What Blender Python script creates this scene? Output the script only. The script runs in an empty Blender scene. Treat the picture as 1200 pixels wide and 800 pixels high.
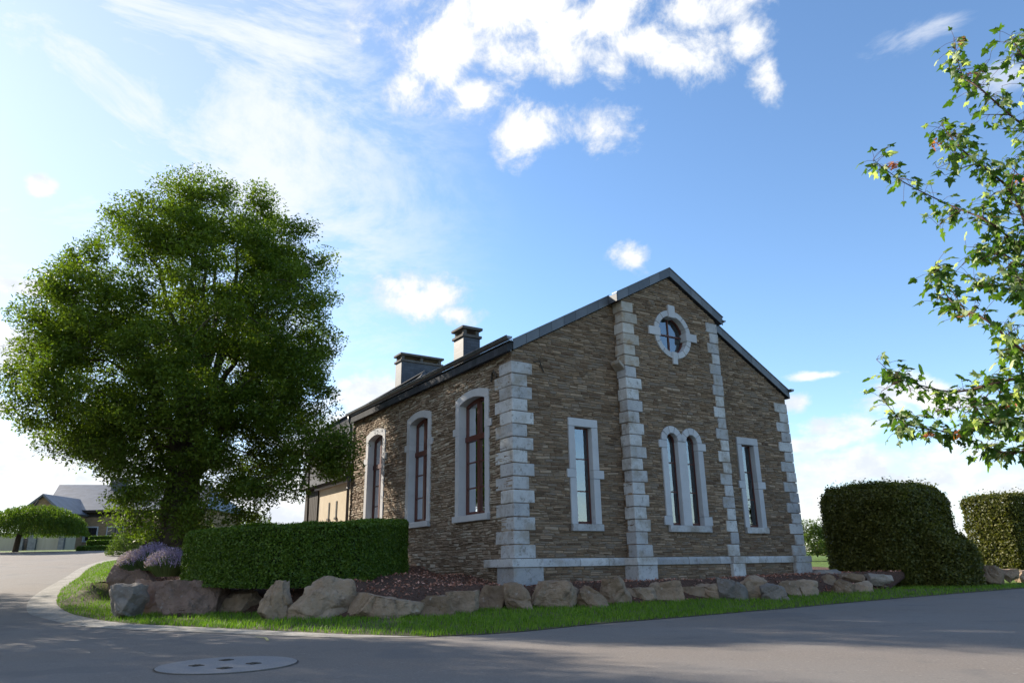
import bpy, bmesh, math, random
import numpy as np
from mathutils import Vector, Matrix, noise
from mathutils.geometry import delaunay_2d_cdt

# ------------------------------------------------------------------ camera
SC = bpy.context.scene
F, PITCH, ROLL, HC = 845.3, 0.30034, -0.0163, 0.95
cp_, sp_ = math.cos(PITCH), math.sin(PITCH)
_fw = Vector((0, cp_, sp_)); _up = Vector((0, -sp_, cp_)); _rt = Vector((1, 0, 0))
RT = _rt*math.cos(ROLL) + _up*math.sin(ROLL); UP = -_rt*math.sin(ROLL) + _up*math.cos(ROLL)
cam_d = bpy.data.cameras.new('camera'); cam = bpy.data.objects.new('camera', cam_d)
SC.collection.objects.link(cam); SC.camera = cam
cam_d.sensor_width = 36; cam_d.lens = F*36/1200; cam_d.clip_end = 5000; cam_d.clip_start = .05
M = Matrix((RT, UP, -_fw)).transposed().to_4x4(); M.translation = (0, 0, HC)
cam.matrix_world = M

def ray(px, py): return RT*(px-600) - UP*(py-400) + _fw*F
def at(px, py, Y):
    d = ray(px, py); return Vector((0, 0, HC)) + d*(Y/d.y)

def atz(px, py, z):
    d = ray(px, py); return Vector((0, 0, HC))+d*((z-HC)/d.z)

# ------------------------------------------------------------------ light
SUN_AZ, SUN_EL = math.radians(-58), math.radians(28)
SDIR = Vector((math.sin(SUN_AZ)*math.cos(SUN_EL), math.cos(SUN_AZ)*math.cos(SUN_EL), math.sin(SUN_EL)))
sun_d = bpy.data.lights.new('sun', 'SUN'); sun = bpy.data.objects.new('sun', sun_d)
SC.collection.objects.link(sun); sun_d.energy = 4.6; sun_d.angle = math.radians(.53); sun_d.color = (1, .90, .76)
sun.rotation_euler = (-SDIR).to_track_quat('-Z', 'Y').to_euler(); sun.location = (-40, 20, 40)
W = bpy.data.worlds.new('World'); SC.world = W; W.use_nodes = True
SC.view_settings.view_transform = 'Standard'; SC.view_settings.look = 'None'
SC.view_settings.exposure = 1.18; SC.view_settings.gamma = 1
SC.cycles.max_bounces = 7; SC.cycles.transparent_max_bounces = 12
SC.cycles.use_denoising = True; SC.cycles.sample_clamp_indirect = 8
SC.render.use_persistent_data = False

def sky():
    nt = W.node_tree; N, L = nt.nodes, nt.links
    bg = N['Background']; bg.inputs[1].default_value = .118
    s = N.new('ShaderNodeTexSky'); s.sky_type = 'NISHITA'; s.sun_disc = False
    s.sun_elevation = SUN_EL; s.sun_rotation = SUN_AZ; s.air_density = 1.0; s.dust_density = .25; s.ozone_density = 2.2; s.altitude = 400
    tc = N.new('ShaderNodeTexCoord')
    sep = N.new('ShaderNodeSeparateXYZ'); L.new(tc.outputs['Generated'], sep.inputs[0])
    def math_(op, a, b=None, c=None, clamp=False):
        m = N.new('ShaderNodeMath'); m.operation = op; m.use_clamp = clamp
        for i, v in enumerate((a, b, c)):
            if v is None: continue
            if isinstance(v, (int, float)): m.inputs[i].default_value = v
            else: L.new(v, m.inputs[i])
        return m.outputs[0]
    az = math_('ARCTAN2', sep.outputs[0], sep.outputs[1]); el = math_('ARCSINE', sep.outputs[2])
    def pa(px, py):
        d = ray(px, py).normalized(); return math.atan2(d.x, d.y), math.asin(d.z)
    def noise_(scale, detail, rough=.6, dist=0, sx=1, sy=1, off=0, rot=0):
        c = N.new('ShaderNodeCombineXYZ'); L.new(az, c.inputs[0]); L.new(el, c.inputs[1])
        mp = N.new('ShaderNodeMapping'); mp.inputs['Rotation'].default_value = (0, 0, rot)
        mp.inputs['Scale'].default_value = (sx, sy, 1); mp.inputs['Location'].default_value = (off, off*.7, off)
        L.new(c.outputs[0], mp.inputs[0])
        n = N.new('ShaderNodeTexNoise'); n.inputs['Scale'].default_value = scale; n.inputs['Detail'].default_value = detail
        n.inputs['Roughness'].default_value = rough; n.inputs['Distortion'].default_value = dist
        L.new(mp.outputs[0], n.inputs['Vector']); return n.outputs[0]
    def blobs(lst):
        out = None
        for px, py, rx, ry in lst:
            a0, e0 = pa(px, py); a1, _ = pa(px+rx, py); _, e1 = pa(px, py-ry)
            dx = math_('DIVIDE', math_('SUBTRACT', az, a0), abs(a1-a0)); dy = math_('DIVIDE', math_('SUBTRACT', el, e0), abs(e1-e0))
            d = math_('SQRT', math_('ADD', math_('MULTIPLY', dx, dx), math_('MULTIPLY', dy, dy)))
            v = math_('MINIMUM', math_('SUBTRACT', 1, d), .85)
            out = v if out is None else math_('MAXIMUM', out, v)
        return out
    def mr(v, a, b, c=0, d=1, smooth=True):
        m = N.new('ShaderNodeMapRange'); m.interpolation_type = 'SMOOTHSTEP' if smooth else 'LINEAR'
        for k, x in (('From Min', a), ('From Max', b), ('To Min', c), ('To Max', d)): m.inputs[k].default_value = x
        L.new(v, m.inputs['Value']); return m.outputs[0]
    cum = blobs([(600, 5, 215, 80), (520, 55, 95, 80), (590, 70, 70, 40), (478, 100, 32, 42), (690, 22, 120, 60), (820, 10, 95, 48), (745, 55, 120, 50), (650, 60, 90, 50), (560, 110, 50, 40), (608, 155, 66, 42),
                 (705, 148, 66, 34), (800, 62, 85, 48), (900, 95, 28, 44), (880, 40, 42, 40),
                 (745, 305, 32, 24), (492, 352, 78, 34), (472, 338, 50, 30), (535, 368, 40, 18)])
    n1 = noise_(12, 15, .64, .22, 1, 1.2, 4.6)
    dens = math_('ADD', cum, math_('MULTIPLY', math_('SUBTRACT', n1, .5), 3.2))
    m_cum = mr(dens, .0, .80)
    low = blobs([(1040, 465, 75, 30), (930, 472, 30, 16), (1110, 470, 70, 28), (1060, 535, 150, 30), (960, 596, 90, 36), (1150, 580, 120, 40), (960, 520, 60, 14),
                 (430, 462, 60, 24), (40, 338, 70, 13), (50, 218, 20, 14), (0, 410, 60, 40), (30, 560, 150, 70), (400, 560, 150, 80), (330, 600, 130, 60), (-60, 480, 100, 60), (1250, 520, 100, 60), (-400, 540, 400, 80), (470, 520, 120, 60), (1010, 500, 90, 26), (1045, 462, 80, 34), (1000, 545, 110, 30), (1100, 560, 130, 36), (1000, 610, 160, 40), (1700, 500, 300, 100), (960,440,50,7)])
    n2 = noise_(12, 10, .6, .15, 1, 1.7, 7.7)
    m_low = mr(math_('ADD', low, math_('MULTIPLY', math_('SUBTRACT', n2, .5), 3.2)), .0, .75)
    wisp = blobs([(1070, 42, 75, 26), (1180, 90, 60, 26)])
    m_wisp = mr(math_('ADD', wisp, math_('MULTIPLY', math_('SUBTRACT', noise_(11, 8, .65, .4, 1, 2.2, 12, -.5), .5), 2.4)), .1, 1.1, 0, .6)
    # thin cirrus over the left half, streaked
    cir = noise_(3.4, 12, .66, .5, 1.0, 2.2, 8.5, .30)
    side = mr(az, -.02, -.52, 0, 1)
    c1 = math_('MULTIPLY', mr(cir, .38, .66, .0, 1), mr(az, .05, -.35, 0, 1))
    veil = math_('MULTIPLY', mr(az, .08, -.60, 0, .42), mr(el, .9, .2, .8, 1))
    m_cir = math_('MAXIMUM', math_('MULTIPLY', c1, .92), veil)
    hz = mr(el, .20, -.02, 0, .32)
    def mix(f, a, b):
        m = N.new('ShaderNodeMix'); m.data_type = 'RGBA'
        if isinstance(f, float): m.inputs[0].default_value = f
        else: L.new(f, m.inputs[0])
        for i, v in ((6, a), (7, b)):
            if isinstance(v, tuple): m.inputs[i].default_value = v
            else: L.new(v, m.inputs[i])
        return m.outputs[2]
    CW = 4.0
    base = s.outputs[0]
    hs = N.new('ShaderNodeHueSaturation'); hs.inputs['Saturation'].default_value = 1.08; hs.inputs['Value'].default_value = 1.0; L.new(base, hs.inputs['Color'])
    col = mix(m_cir, hs.outputs[0], (CW*.93, CW*.97, CW*1.04, 1))
    col = mix(hz, col, (CW*.86, CW*.93, CW*1.02, 1))
    n3 = noise_(14, 6, .6, 0, 1, 1.5, 2.2)
    ct = mix(mr(n3, .35, .65), (CW*.80, CW*.85, CW*.93, 1), (CW*1.12, CW*1.12, CW*1.11, 1))
    col = mix(m_wisp, col, (CW*.95, CW*.98, CW*1.03, 1))
    col = mix(math_('MULTIPLY', m_low, .96), col, ct)
    col = mix(m_cum, col, mix(mr(math_('ADD', dens, math_('MULTIPLY', n3, .8)), .5, 1.5), (CW*.74, CW*.80, CW*.90, 1), (CW*1.10, CW*1.10, CW*1.09, 1)))
    L.new(col, bg.inputs[0])
sky()

# ------------------------------------------------------------------ helpers
COL = SC.collection
def tag(o, label=None, cat=None, group=None, kind=None):
    if label: o['label'] = label
    if cat: o['category'] = cat
    if group: o['group'] = group
    if kind: o['kind'] = kind
    return o
def empty(name, loc=(0, 0, 0), rz=0, label=None, cat=None, group=None):
    o = bpy.data.objects.new(name, None); COL.objects.link(o); o.location = loc; o.rotation_euler = (0, 0, rz)
    o.empty_display_size = .3
    return tag(o, label, cat, group)
class MB:
    def __init__(s): s.v = []; s.f = []; s.c = []
    def add(s, vs, fs, col=None):
        b = len(s.v); s.v += [tuple(v) for v in vs]; s.f += [tuple(i+b for i in f) for f in fs]
        c = random.random() if col is None else col
        s.c += [c]*len(vs)
    def box(s, x0, x1, y0, y1, z0, z1, col=None, T=None):
        vs = [Vector((x, y, z)) for z in (z0, z1) for x, y in ((x0, y0), (x1, y0), (x1, y1), (x0, y1))]
        if T: vs = [T(v) for v in vs]
        s.add(vs, [(3, 2, 1, 0), (4, 5, 6, 7), (0, 1, 5, 4), (1, 2, 6, 5), (2, 3, 7, 6), (3, 0, 4, 7)], col)
    def prism(s, poly, d, col=None):
        # poly: list of Vectors, d: Vector thickness
        n = len(poly); vs = list(poly)+[p+d for p in poly]
        s.add(vs, [tuple(range(n))[::-1], tuple(range(n, 2*n))]+[(i, (i+1) % n, n+(i+1) % n, n+i) for i in range(n)], col)
    def tube(s, pts, rad, n=8, col=None, cap=True):
        rings = []; pts = [Vector(p) for p in pts]
        ref = None
        for i, p in enumerate(pts):
            t = (pts[min(i+1, len(pts)-1)]-pts[max(i-1, 0)]).normalized()
            if ref is None: ref = t.orthogonal().normalized()
            ref = (ref - t*ref.dot(t)).normalized(); b = t.cross(ref)
            r = rad[i] if isinstance(rad, (list, tuple)) else rad
            rings.append([p+(ref*math.cos(a*2*math.pi/n)+b*math.sin(a*2*math.pi/n))*r for a in range(n)])
        vs = [v for r in rings for v in r]; fs = []
        for i in range(len(rings)-1):
            for a in range(n): fs.append((i*n+a, i*n+(a+1) % n, (i+1)*n+(a+1) % n, (i+1)*n+a))
        if cap: fs += [tuple(range(n))[::-1], tuple(range((len(rings)-1)*n, len(rings)*n))]
        s.add(vs, fs, col)
    def build(s, name, m, parent=None, bevel=0, jit=0, smooth=False, label=None, cat=None, group=None, kind=None):
        me = bpy.data.meshes.new(name); me.from_pydata(s.v, [], s.f)
        a = me.attributes.new('rnd', 'FLOAT', 'POINT'); a.data.foreach_set('value', s.c)
        me.validate()
        if bevel or jit:
            bm = bmesh.new(); bm.from_mesh(me)
            if jit:
                for v in bm.verts: v.co += Vector((random.uniform(-1, 1), random.uniform(-1, 1), random.uniform(-1, 1)))*jit
            bmesh.ops.recalc_face_normals(bm, faces=bm.faces)
            if bevel: bmesh.ops.bevel(bm, geom=bm.edges[:], offset=bevel, segments=1, affect='EDGES', clamp_overlap=True)
            bm.to_mesh(me); bm.free()
        if smooth: me.polygons.foreach_set('use_smooth', [True]*len(me.polygons))
        me.materials.append(m)
        o = bpy.data.objects.new(name, me); COL.objects.link(o)
        if parent: o.parent = parent
        return tag(o, label, cat, group, kind)
def np_mesh(name, V, Fc, m, rnd=None, parent=None, smooth=False, **kw):
    """V (n,3); Fc (k, s) faces of s corners"""
    me = bpy.data.meshes.new(name); V = np.asarray(V, np.float32); Fc = np.asarray(Fc, np.int32)
    me.vertices.add(len(V)); me.vertices.foreach_set('co', V.ravel())
    k, s = Fc.shape; me.loops.add(k*s); me.loops.foreach_set('vertex_index', Fc.ravel())
    me.polygons.add(k); me.polygons.foreach_set('loop_start', np.arange(0, k*s, s, dtype=np.int32))
    me.update(calc_edges=True)
    if rnd is not None:
        a = me.attributes.new('rnd', 'FLOAT', 'POINT'); a.data.foreach_set('value', np.asarray(rnd, np.float32))
    if smooth: me.polygons.foreach_set('use_smooth', [True]*k)
    me.materials.append(m)
    o = bpy.data.objects.new(name, me); COL.objects.link(o)
    if parent: o.parent = parent
    return tag(o, **kw)

# ------------------------------------------------------------------ materials
def mat(name, stops, nscale=3., detail=8, rough=.8, bump=.0, bscale=None, rnd=0., spec=.3, trans=0., stretch=(1, 1, 1), extra=None, nrough=.6, metal=0., rcol=None, bdist=.02, hue=None):
    """stops: list of (pos, (r,g,b)) over a noise; rnd: weight of the per-piece random value"""
    m = bpy.data.materials.new(name); m.use_nodes = True; nt = m.node_tree; N, L = nt.nodes, nt.links
    bs = N['Principled BSDF']; bs.inputs['Roughness'].default_value = rough; bs.inputs['Specular IOR Level'].default_value = spec; bs.inputs['Metallic'].default_value = metal
    tc = N.new('ShaderNodeTexCoord'); mp = N.new('ShaderNodeMapping'); mp.inputs['Scale'].default_value = stretch
    L.new(tc.outputs['Object'], mp.inputs[0])
    n = N.new('ShaderNodeTexNoise'); n.inputs['Scale'].default_value = nscale; n.inputs['Detail'].default_value = detail; n.inputs['Roughness'].default_value = nrough
    L.new(mp.outputs[0], n.inputs['Vector'])
    fac = n.outputs[0]
    if rnd:
        at_ = N.new('ShaderNodeAttribute'); at_.attribute_name = 'rnd'
        mx = N.new('ShaderNodeMix'); mx.data_type = 'FLOAT'; mx.inputs[0].default_value = rnd
        L.new(fac, mx.inputs[2]); L.new(at_.outputs['Fac'], mx.inputs[3]); fac = mx.outputs[0]
    cr = N.new('ShaderNodeValToRGB'); L.new(fac, cr.inputs[0]); els = cr.color_ramp.elements
    els[0].position, els[0].color = stops[0][0], (*stops[0][1], 1)
    els[1].position, els[1].color = stops[-1][0], (*stops[-1][1], 1)
    for p, c in stops[1:-1]:
        e = els.new(p); e.color = (*c, 1)
    col = cr.outputs[0]
    if extra: col = extra(N, L, mp, col)
    L.new(col, bs.inputs['Base Color'])
    if bump:
        n2 = N.new('ShaderNodeTexNoise'); n2.inputs['Scale'].default_value = bscale or nscale*4; n2.inputs['Detail'].default_value = 8; n2.inputs['Roughness'].default_value = .65
        L.new(mp.outputs[0], n2.inputs['Vector'])
        b = N.new('ShaderNodeBump'); b.inputs['Strength'].default_value = bump; b.inputs['Distance'].default_value = bdist
        L.new(n2.outputs[0], b.inputs['Height']); L.new(b.outputs[0], bs.inputs['Normal'])
    if trans:
        t = N.new('ShaderNodeBsdfTranslucent'); ms = N.new('ShaderNodeMixShader'); ms.inputs[0].default_value = trans
        g = N.new('ShaderNodeMix'); g.data_type = 'RGBA'; g.blend_type = 'MULTIPLY'; g.inputs[0].default_value = 1; g.inputs[7].default_value = (1.35, 1.5, .55, 1)
        L.new(col, g.inputs[6]); L.new(g.outputs[2], t.inputs[0])
        L.new(bs.outputs[0], ms.inputs[1]); L.new(t.outputs[0], ms.inputs[2]); L.new(ms.outputs[0], N['Material Output'].inputs[0])
    return m
def overlay(scale, lo, hi, color, amt=1., detail=6, rough=.65, st=(1, 1, 1), axis=None):
    """stain layer: colour mixed in where a second noise passes lo..hi"""
    def fn(N, L, mp, col):
        m2 = N.new('ShaderNodeMapping'); m2.inputs['Scale'].default_value = st; m2.inputs['Location'].default_value = (3.3, 1.7, 9.1); L.new(mp.outputs[0], m2.inputs[0])
        n = N.new('ShaderNodeTexNoise'); n.inputs['Scale'].default_value = scale; n.inputs['Detail'].default_value = detail; n.inputs['Roughness'].default_value = rough
        L.new(m2.outputs[0], n.inputs['Vector'])
        r = N.new('ShaderNodeMapRange'); r.inputs['From Min'].default_value = lo; r.inputs['From Max'].default_value = hi; r.inputs['To Max'].default_value = amt; L.new(n.outputs[0], r.inputs['Value'])
        x = N.new('ShaderNodeMix'); x.data_type = 'RGBA'; L.new(r.outputs[0], x.inputs[0]); L.new(col, x.inputs[6]); x.inputs[7].default_value = (*color, 1)
        return x.outputs[2]
    return fn
def chain(*fs):
    def fn(N, L, mp, col):
        for f in fs: col = f(N, L, mp, col)
        return col
    return fn
def slate_rows(dirx, dirz, w=.22, h=.14, dark=.5):
    """slate courses across a slope"""
    def fn(N, L, mp, col):
        c = N.new('ShaderNodeCombineXYZ'); d1 = N.new('ShaderNodeVectorMath'); d1.operation = 'DOT_PRODUCT'; d1.inputs[1].default_value = dirx; L.new(mp.outputs[0], d1.inputs[0])
        d2 = N.new('ShaderNodeVectorMath'); d2.operation = 'DOT_PRODUCT'; d2.inputs[1].default_value = dirz; L.new(mp.outputs[0], d2.inputs[0])
        L.new(d1.outputs['Value'], c.inputs[0]); L.new(d2.outputs['Value'], c.inputs[1])
        b = N.new('ShaderNodeTexBrick'); b.inputs['Scale'].default_value = 1; b.inputs['Brick Width'].default_value = w; b.inputs['Row Height'].default_value = h; b.inputs['Mortar Size'].default_value = .006; b.inputs['Bias'].default_value = 0
        b.inputs['Color1'].default_value = (.8, .8, .8, 1); b.inputs['Color2'].default_value = (1.2, 1.2, 1.2, 1); b.inputs['Mortar'].default_value = (dark, dark, dark, 1)
        L.new(c.outputs[0], b.inputs['Vector'])
        x = N.new('ShaderNodeMix'); x.data_type = 'RGBA'; x.blend_type = 'MULTIPLY'; x.inputs[0].default_value = 1; L.new(col, x.inputs[6]); L.new(b.outputs['Color'], x.inputs[7])
        return x.outputs[2]
    return fn

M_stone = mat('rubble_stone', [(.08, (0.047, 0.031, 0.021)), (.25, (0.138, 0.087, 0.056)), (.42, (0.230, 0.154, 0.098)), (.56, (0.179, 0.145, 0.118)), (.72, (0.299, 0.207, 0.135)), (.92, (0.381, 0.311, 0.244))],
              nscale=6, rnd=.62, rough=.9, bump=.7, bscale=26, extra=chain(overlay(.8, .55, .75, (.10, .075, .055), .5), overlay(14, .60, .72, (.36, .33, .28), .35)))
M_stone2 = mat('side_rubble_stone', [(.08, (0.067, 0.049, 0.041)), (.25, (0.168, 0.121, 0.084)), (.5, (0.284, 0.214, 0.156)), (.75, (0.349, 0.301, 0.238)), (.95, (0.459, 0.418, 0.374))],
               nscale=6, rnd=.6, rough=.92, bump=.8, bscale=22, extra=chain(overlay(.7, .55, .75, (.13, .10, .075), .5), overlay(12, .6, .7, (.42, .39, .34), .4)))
M_mortar = mat('mortar', [(.3, (.12, .09, .062)), (.7, (.20, .155, .11))], nscale=9, rough=1, bump=.6)
M_lime = mat('dressed_limestone', [(.2, (0.268, 0.272, 0.282)), (.45, (0.412, 0.412, 0.421)), (.8, (0.555, 0.555, 0.550))], nscale=3, rnd=.45, rough=.85, bump=.5, bscale=30,
             extra=chain(overlay(1.6, .48, .64, (.27, .235, .19), .8), overlay(7, .56, .68, (.17, .155, .135), .7), overlay(24, .58, .68, (.12, .115, .11), .7)))
M_limeS = mat('smooth_limestone', [(.25, (.36, .365, .385)), (.8, (.50, .505, .52))], nscale=2.5, rnd=.3, rough=.8, bump=.15, bscale=40, extra=overlay(6, .60, .75, (.26, .25, .25), .5))
M_limeW = mat('weathered_limestone', [(.2, (.20, .165, .13)), (.5, (.38, .35, .31)), (.8, (.56, .55, .53))], nscale=4, rnd=.5, rough=.9, bump=.6, bscale=25, extra=overlay(3, .5, .62, (.26, .15, .05), .6))
M_slate = mat('slate', [(.2, (.055, .063, .078)), (.8, (.115, .125, .145))], nscale=6, rnd=.6, rough=.5, bump=.12, spec=.5)
M_slateR = mat('roof_slate', [(.2, (0.032, 0.036, 0.044)), (.8, (0.064, 0.069, 0.078))], nscale=4, rough=.85, spec=.12, bump=.1, extra=slate_rows((0, 1, 0), (.87, 0, .5)))
M_slateC = mat('chimney_slate', [(.2, (0.049, 0.055, 0.067)), (.8, (0.089, 0.098, 0.112))], nscale=6, rough=.55, spec=.4, extra=slate_rows((1, 1, 0), (0, 0, 1), .3, .1, .45))
M_concrete = mat('weathered_concrete', [(.25, (0.081, 0.074, 0.067)), (.75, (0.152, 0.143, 0.130))], nscale=5, rough=.9, bump=.3, extra=overlay(7, .55, .7, (.08, .075, .07), .6))
M_zinc = mat('zinc', [(.3, (.12, .125, .135)), (.7, (.20, .21, .22))], nscale=5, rough=.42, metal=.6)
M_wood = mat('red_brown_timber', [(.3, (0.068, 0.022, 0.017)), (.7, (0.111, 0.039, 0.029))], nscale=6, rough=.45, stretch=(4, 4, .5))
M_curtain = mat('curtain', [(.3, (.74, .77, .75)), (.7, (.88, .90, .88))], nscale=1.2, rough=.9, stretch=(1, 1, .2))
M_dark = mat('dark_interior', [(.3, (.02, .02, .02)), (.7, (.035, .035, .035))])
M_render = mat('cream_render', [(.3, (.50, .42, .31)), (.7, (.58, .50, .38))], nscale=2, rough=.95, bump=.2, bscale=60, extra=overlay(1.5, .55, .8, (.40, .33, .25), .4))
M_timber = mat('dark_timber', [(.3, (.018, .014, .011)), (.7, (.045, .034, .026))], rough=.8, stretch=(3, 3, .3))
def glass():
    m = bpy.data.materials.new('window_glass'); m.use_nodes = True; N, L = m.node_tree.nodes, m.node_tree.links; N.remove(N['Principled BSDF'])
    g = N.new('ShaderNodeBsdfGlossy'); g.inputs['Roughness'].default_value = .015; g.inputs['Color'].default_value = (.9, .95, 1, 1)
    t = N.new('ShaderNodeBsdfTransparent'); t.inputs[0].default_value = (.82, .88, .86, 1); f = N.new('ShaderNodeFresnel'); f.inputs[0].default_value = 2.5
    tc = N.new('ShaderNodeTexCoord'); n = N.new('ShaderNodeTexNoise'); n.inputs['Scale'].default_value = 1.4; L.new(tc.outputs['Object'], n.inputs['Vector'])
    b = N.new('ShaderNodeBump'); b.inputs['Strength'].default_value = .25; b.inputs['Distance'].default_value = .02; L.new(n.outputs[0], b.inputs['Height']); L.new(b.outputs[0], g.inputs['Normal'])
    x = N.new('ShaderNodeMixShader'); L.new(f.outputs[0], x.inputs[0]); L.new(t.outputs[0], x.inputs[1]); L.new(g.outputs[0], x.inputs[2]); L.new(x.outputs[0], N['Material Output'].inputs[0]); return m
M_glass = glass()
M_asph = mat('asphalt', [(.3, (0.119, 0.103, 0.091)), (.5, (0.174, 0.151, 0.133)), (.72, (0.256, 0.221, 0.194))], nscale=38, detail=6, nrough=.85, rough=.9, bump=.8, bscale=60, bdist=.012,
             extra=chain(overlay(.35, .40, .65, (.18, .172, .165), .55), overlay(1.3, .56, .7, (.09, .09, .092), .4), overlay(16, .60, .70, (.30, .285, .27), .5), overlay(13, .62, .70, (.07, .07, .072), .5), overlay(.6, .60, .64, (.125, .12, .12), .45, detail=2)))
M_gutter = mat('kerb_concrete', [(.3, (.20, .19, .17)), (.7, (.34, .32, .29))], nscale=20, rough=.95, bump=.3, bscale=70, extra=chain(overlay(1.4, .48, .66, (.13, .12, .10), .6), overlay(5, .6, .7, (.10, .095, .085), .5)))
M_disc = mat('disc_concrete', [(.3, (0.184, 0.179, 0.179)), (.7, (0.267, 0.257, 0.254))], nscale=60, rough=.95, bump=.3, bscale=120, bdist=.005)
M_soil = mat('verge_soil', [(.3, (.045, .05, .02)), (.7, (.12, .105, .055))], nscale=6, rough=1, bump=.6)
M_mulchG = mat('mulch_ground', [(.3, (0.055, 0.029, 0.020)), (.7, (0.140, 0.079, 0.055))], nscale=25, rough=1, bump=1, bscale=50, bdist=.04)
M_chip = mat('bark_chips', [(0, (0.110, 0.044, 0.028)), (.35, (0.253, 0.106, 0.068)), (.7, (0.406, 0.195, 0.134)), (1, (0.689, 0.391, 0.298))], nscale=15, rnd=.85, rough=.85)
M_grass = mat('grass_blades', [(0, (0.054, 0.113, 0.012)), (.5, (0.116, 0.220, 0.019)), (.85, (0.202, 0.302, 0.036)), (1, (0.466, 0.409, 0.120))], nscale=.9, rnd=.55, rough=.6, trans=.35, spec=.25)
M_field = mat('field_grass', [(.3, (.06, .11, .015)), (.7, (.12, .18, .03))], nscale=1.5, rough=.9, bump=.8, bscale=20, bdist=.08)
M_rock = mat('boulder_stone', [(.2, (0.122, 0.081, 0.053)), (.42, (0.232, 0.163, 0.109)), (.6, (0.314, 0.232, 0.162)), (.85, (0.418, 0.326, 0.247))], nscale=2.2, rnd=.3, rough=.92, bump=1, bscale=7, bdist=.09,
             extra=chain(overlay(3.5, .55, .68, (.085, .07, .055), .7), overlay(9, .60, .7, (.38, .355, .32), .5), overlay(2.2, .58, .72, (.17, .12, .05), .55)))
M_rockP = mat('purple_boulder_stone', [(.2, (0.106, 0.065, 0.051)), (.42, (0.199, 0.133, 0.104)), (.6, (0.268, 0.186, 0.147)), (.85, (0.398, 0.298, 0.239))], nscale=2.2, rnd=.3, rough=.92, bump=1, bscale=7, bdist=.09,
             extra=chain(overlay(3.5, .55, .68, (.07, .058, .05), .7), overlay(8, .60, .7, (.34, .32, .30), .5)))
M_rockG = mat('grey_boulder_stone', [(.2, (0.108, 0.096, 0.086)), (.5, (0.216, 0.191, 0.168)), (.85, (0.380, 0.330, 0.279))], nscale=2.4, rnd=.3, rough=.92, bump=1, bscale=7, bdist=.09,
             extra=chain(overlay(3.5, .55, .68, (.12, .09, .055), .6), overlay(9, .60, .7, (.34, .33, .32), .5)))
M_bark = mat('bark', [(.3, (.035, .026, .018)), (.7, (.10, .078, .058))], nscale=5, rough=.95, bump=1, bscale=9, bdist=.06, stretch=(1, 1, .25))
M_ash = mat('ash_leaves', [(0, (0.042, 0.078, 0.011)), (.5, (0.098, 0.146, 0.018)), (1, (0.202, 0.251, 0.032))], nscale=.5, rnd=.6, rough=.5, trans=.48, spec=.3)
M_box = mat('box_leaves', [(0, (0.038, 0.072, 0.008)), (.5, (0.077, 0.138, 0.013)), (1, (0.171, 0.239, 0.025))], nscale=2, rnd=.65, rough=.45, trans=.35, spec=.35)
M_beech = mat('hornbeam_leaves', [(0, (0.040, 0.051, 0.011)), (.5, (0.085, 0.092, 0.019)), (.85, (0.163, 0.153, 0.031)), (1, (0.325, 0.192, 0.064))], nscale=1.5, rnd=.6, rough=.5, trans=.35, spec=.3)
M_core = mat('twiggy_core', [(.3, (.010, .014, .006)), (.7, (.022, .028, .012))], nscale=8, rough=1)
M_shrub = mat('shrub_leaves', [(0, (0.040, 0.072, 0.012)), (1, (0.128, 0.176, 0.040))], nscale=1, rnd=.6, rough=.6, trans=.4)
M_maple = mat('maple_leaves', [(0, (0.034, 0.079, 0.012)), (.45, (0.067, 0.138, 0.018)), (.78, (0.123, 0.205, 0.030)), (.84, (0.441, 0.504, 0.270)), (1, (0.562, 0.625, 0.359))], nscale=2, rnd=.93, rough=.45, trans=.45, spec=.35)
M_samara = mat('samara_keys', [(0, (0.432, 0.137, 0.063)), (1, (0.624, 0.273, 0.126))], nscale=4, rnd=.6, rough=.6, trans=.3)
M_twig = mat('maple_twig', [(.3, (.055, .032, .024)), (.7, (.12, .065, .045))], nscale=8, rough=.8)
M_lav = mat('lavender_flowers', [(0, (.20, .14, .30)), (1, (.42, .34, .52))], nscale=4, rnd=.7, rough=.8, trans=.3)
M_lavL = mat('lavender_leaves', [(0, (.05, .09, .03)), (1, (.14, .20, .08))], nscale=3, rnd=.6, rough=.7, trans=.35)
M_iron = mat('cast_iron', [(.3, (.03, .028, .026)), (.7, (.09, .075, .06))], nscale=30, rough=.7, metal=.3)
M_yellow = mat('yellow_chalk', [(.3, (.40, .36, .16)), (.7, (.55, .50, .20))], nscale=30)

# ------------------------------------------------------------------ terrain functions
def ss(a, b, x):
    t = np.clip((x-a)/(b-a), 0, 1); return t*t*(3-2*t)
def H(x, y):
    wl = 1-ss(-9., 0., x)
    yy = np.maximum(0, y-15.)
    l = .0733*yy*(yy/(yy+.8)); l = np.where(y > 45, 2.16+.035*(y-45), l); l = np.minimum(l, 3.6)
    r = np.minimum(.03*np.maximum(0, y-16.), 2.2)
    return wl*l+(1-wl)*r
def gp(px, py):
    """where a pixel's ray meets the road surface (used to read off the kerb's plan)"""
    d = ray(px, py); d = d/d.y; y = 5.
    while y < 60:
        p = Vector((0, 0, HC))+d*y
        if p.z <= float(H(p.x, p.y)): return Vector((p.x, p.y, float(H(p.x, p.y))))
        y += .02
    p = Vector((0, 0, HC))+d*y; return p
def inside(poly, P):
    x, y = P[:, 0], P[:, 1]; r = np.zeros(len(P), bool); n = len(poly)
    for i in range(n):
        x0, y0 = poly[i][:2]; x1, y1 = poly[(i+1) % n][:2]
        if y0 == y1: continue
        c = ((y0 > y) != (y1 > y)) & (x < (x1-x0)*(y-y0)/(y1-y0)+x0); r ^= c
    return r
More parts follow.
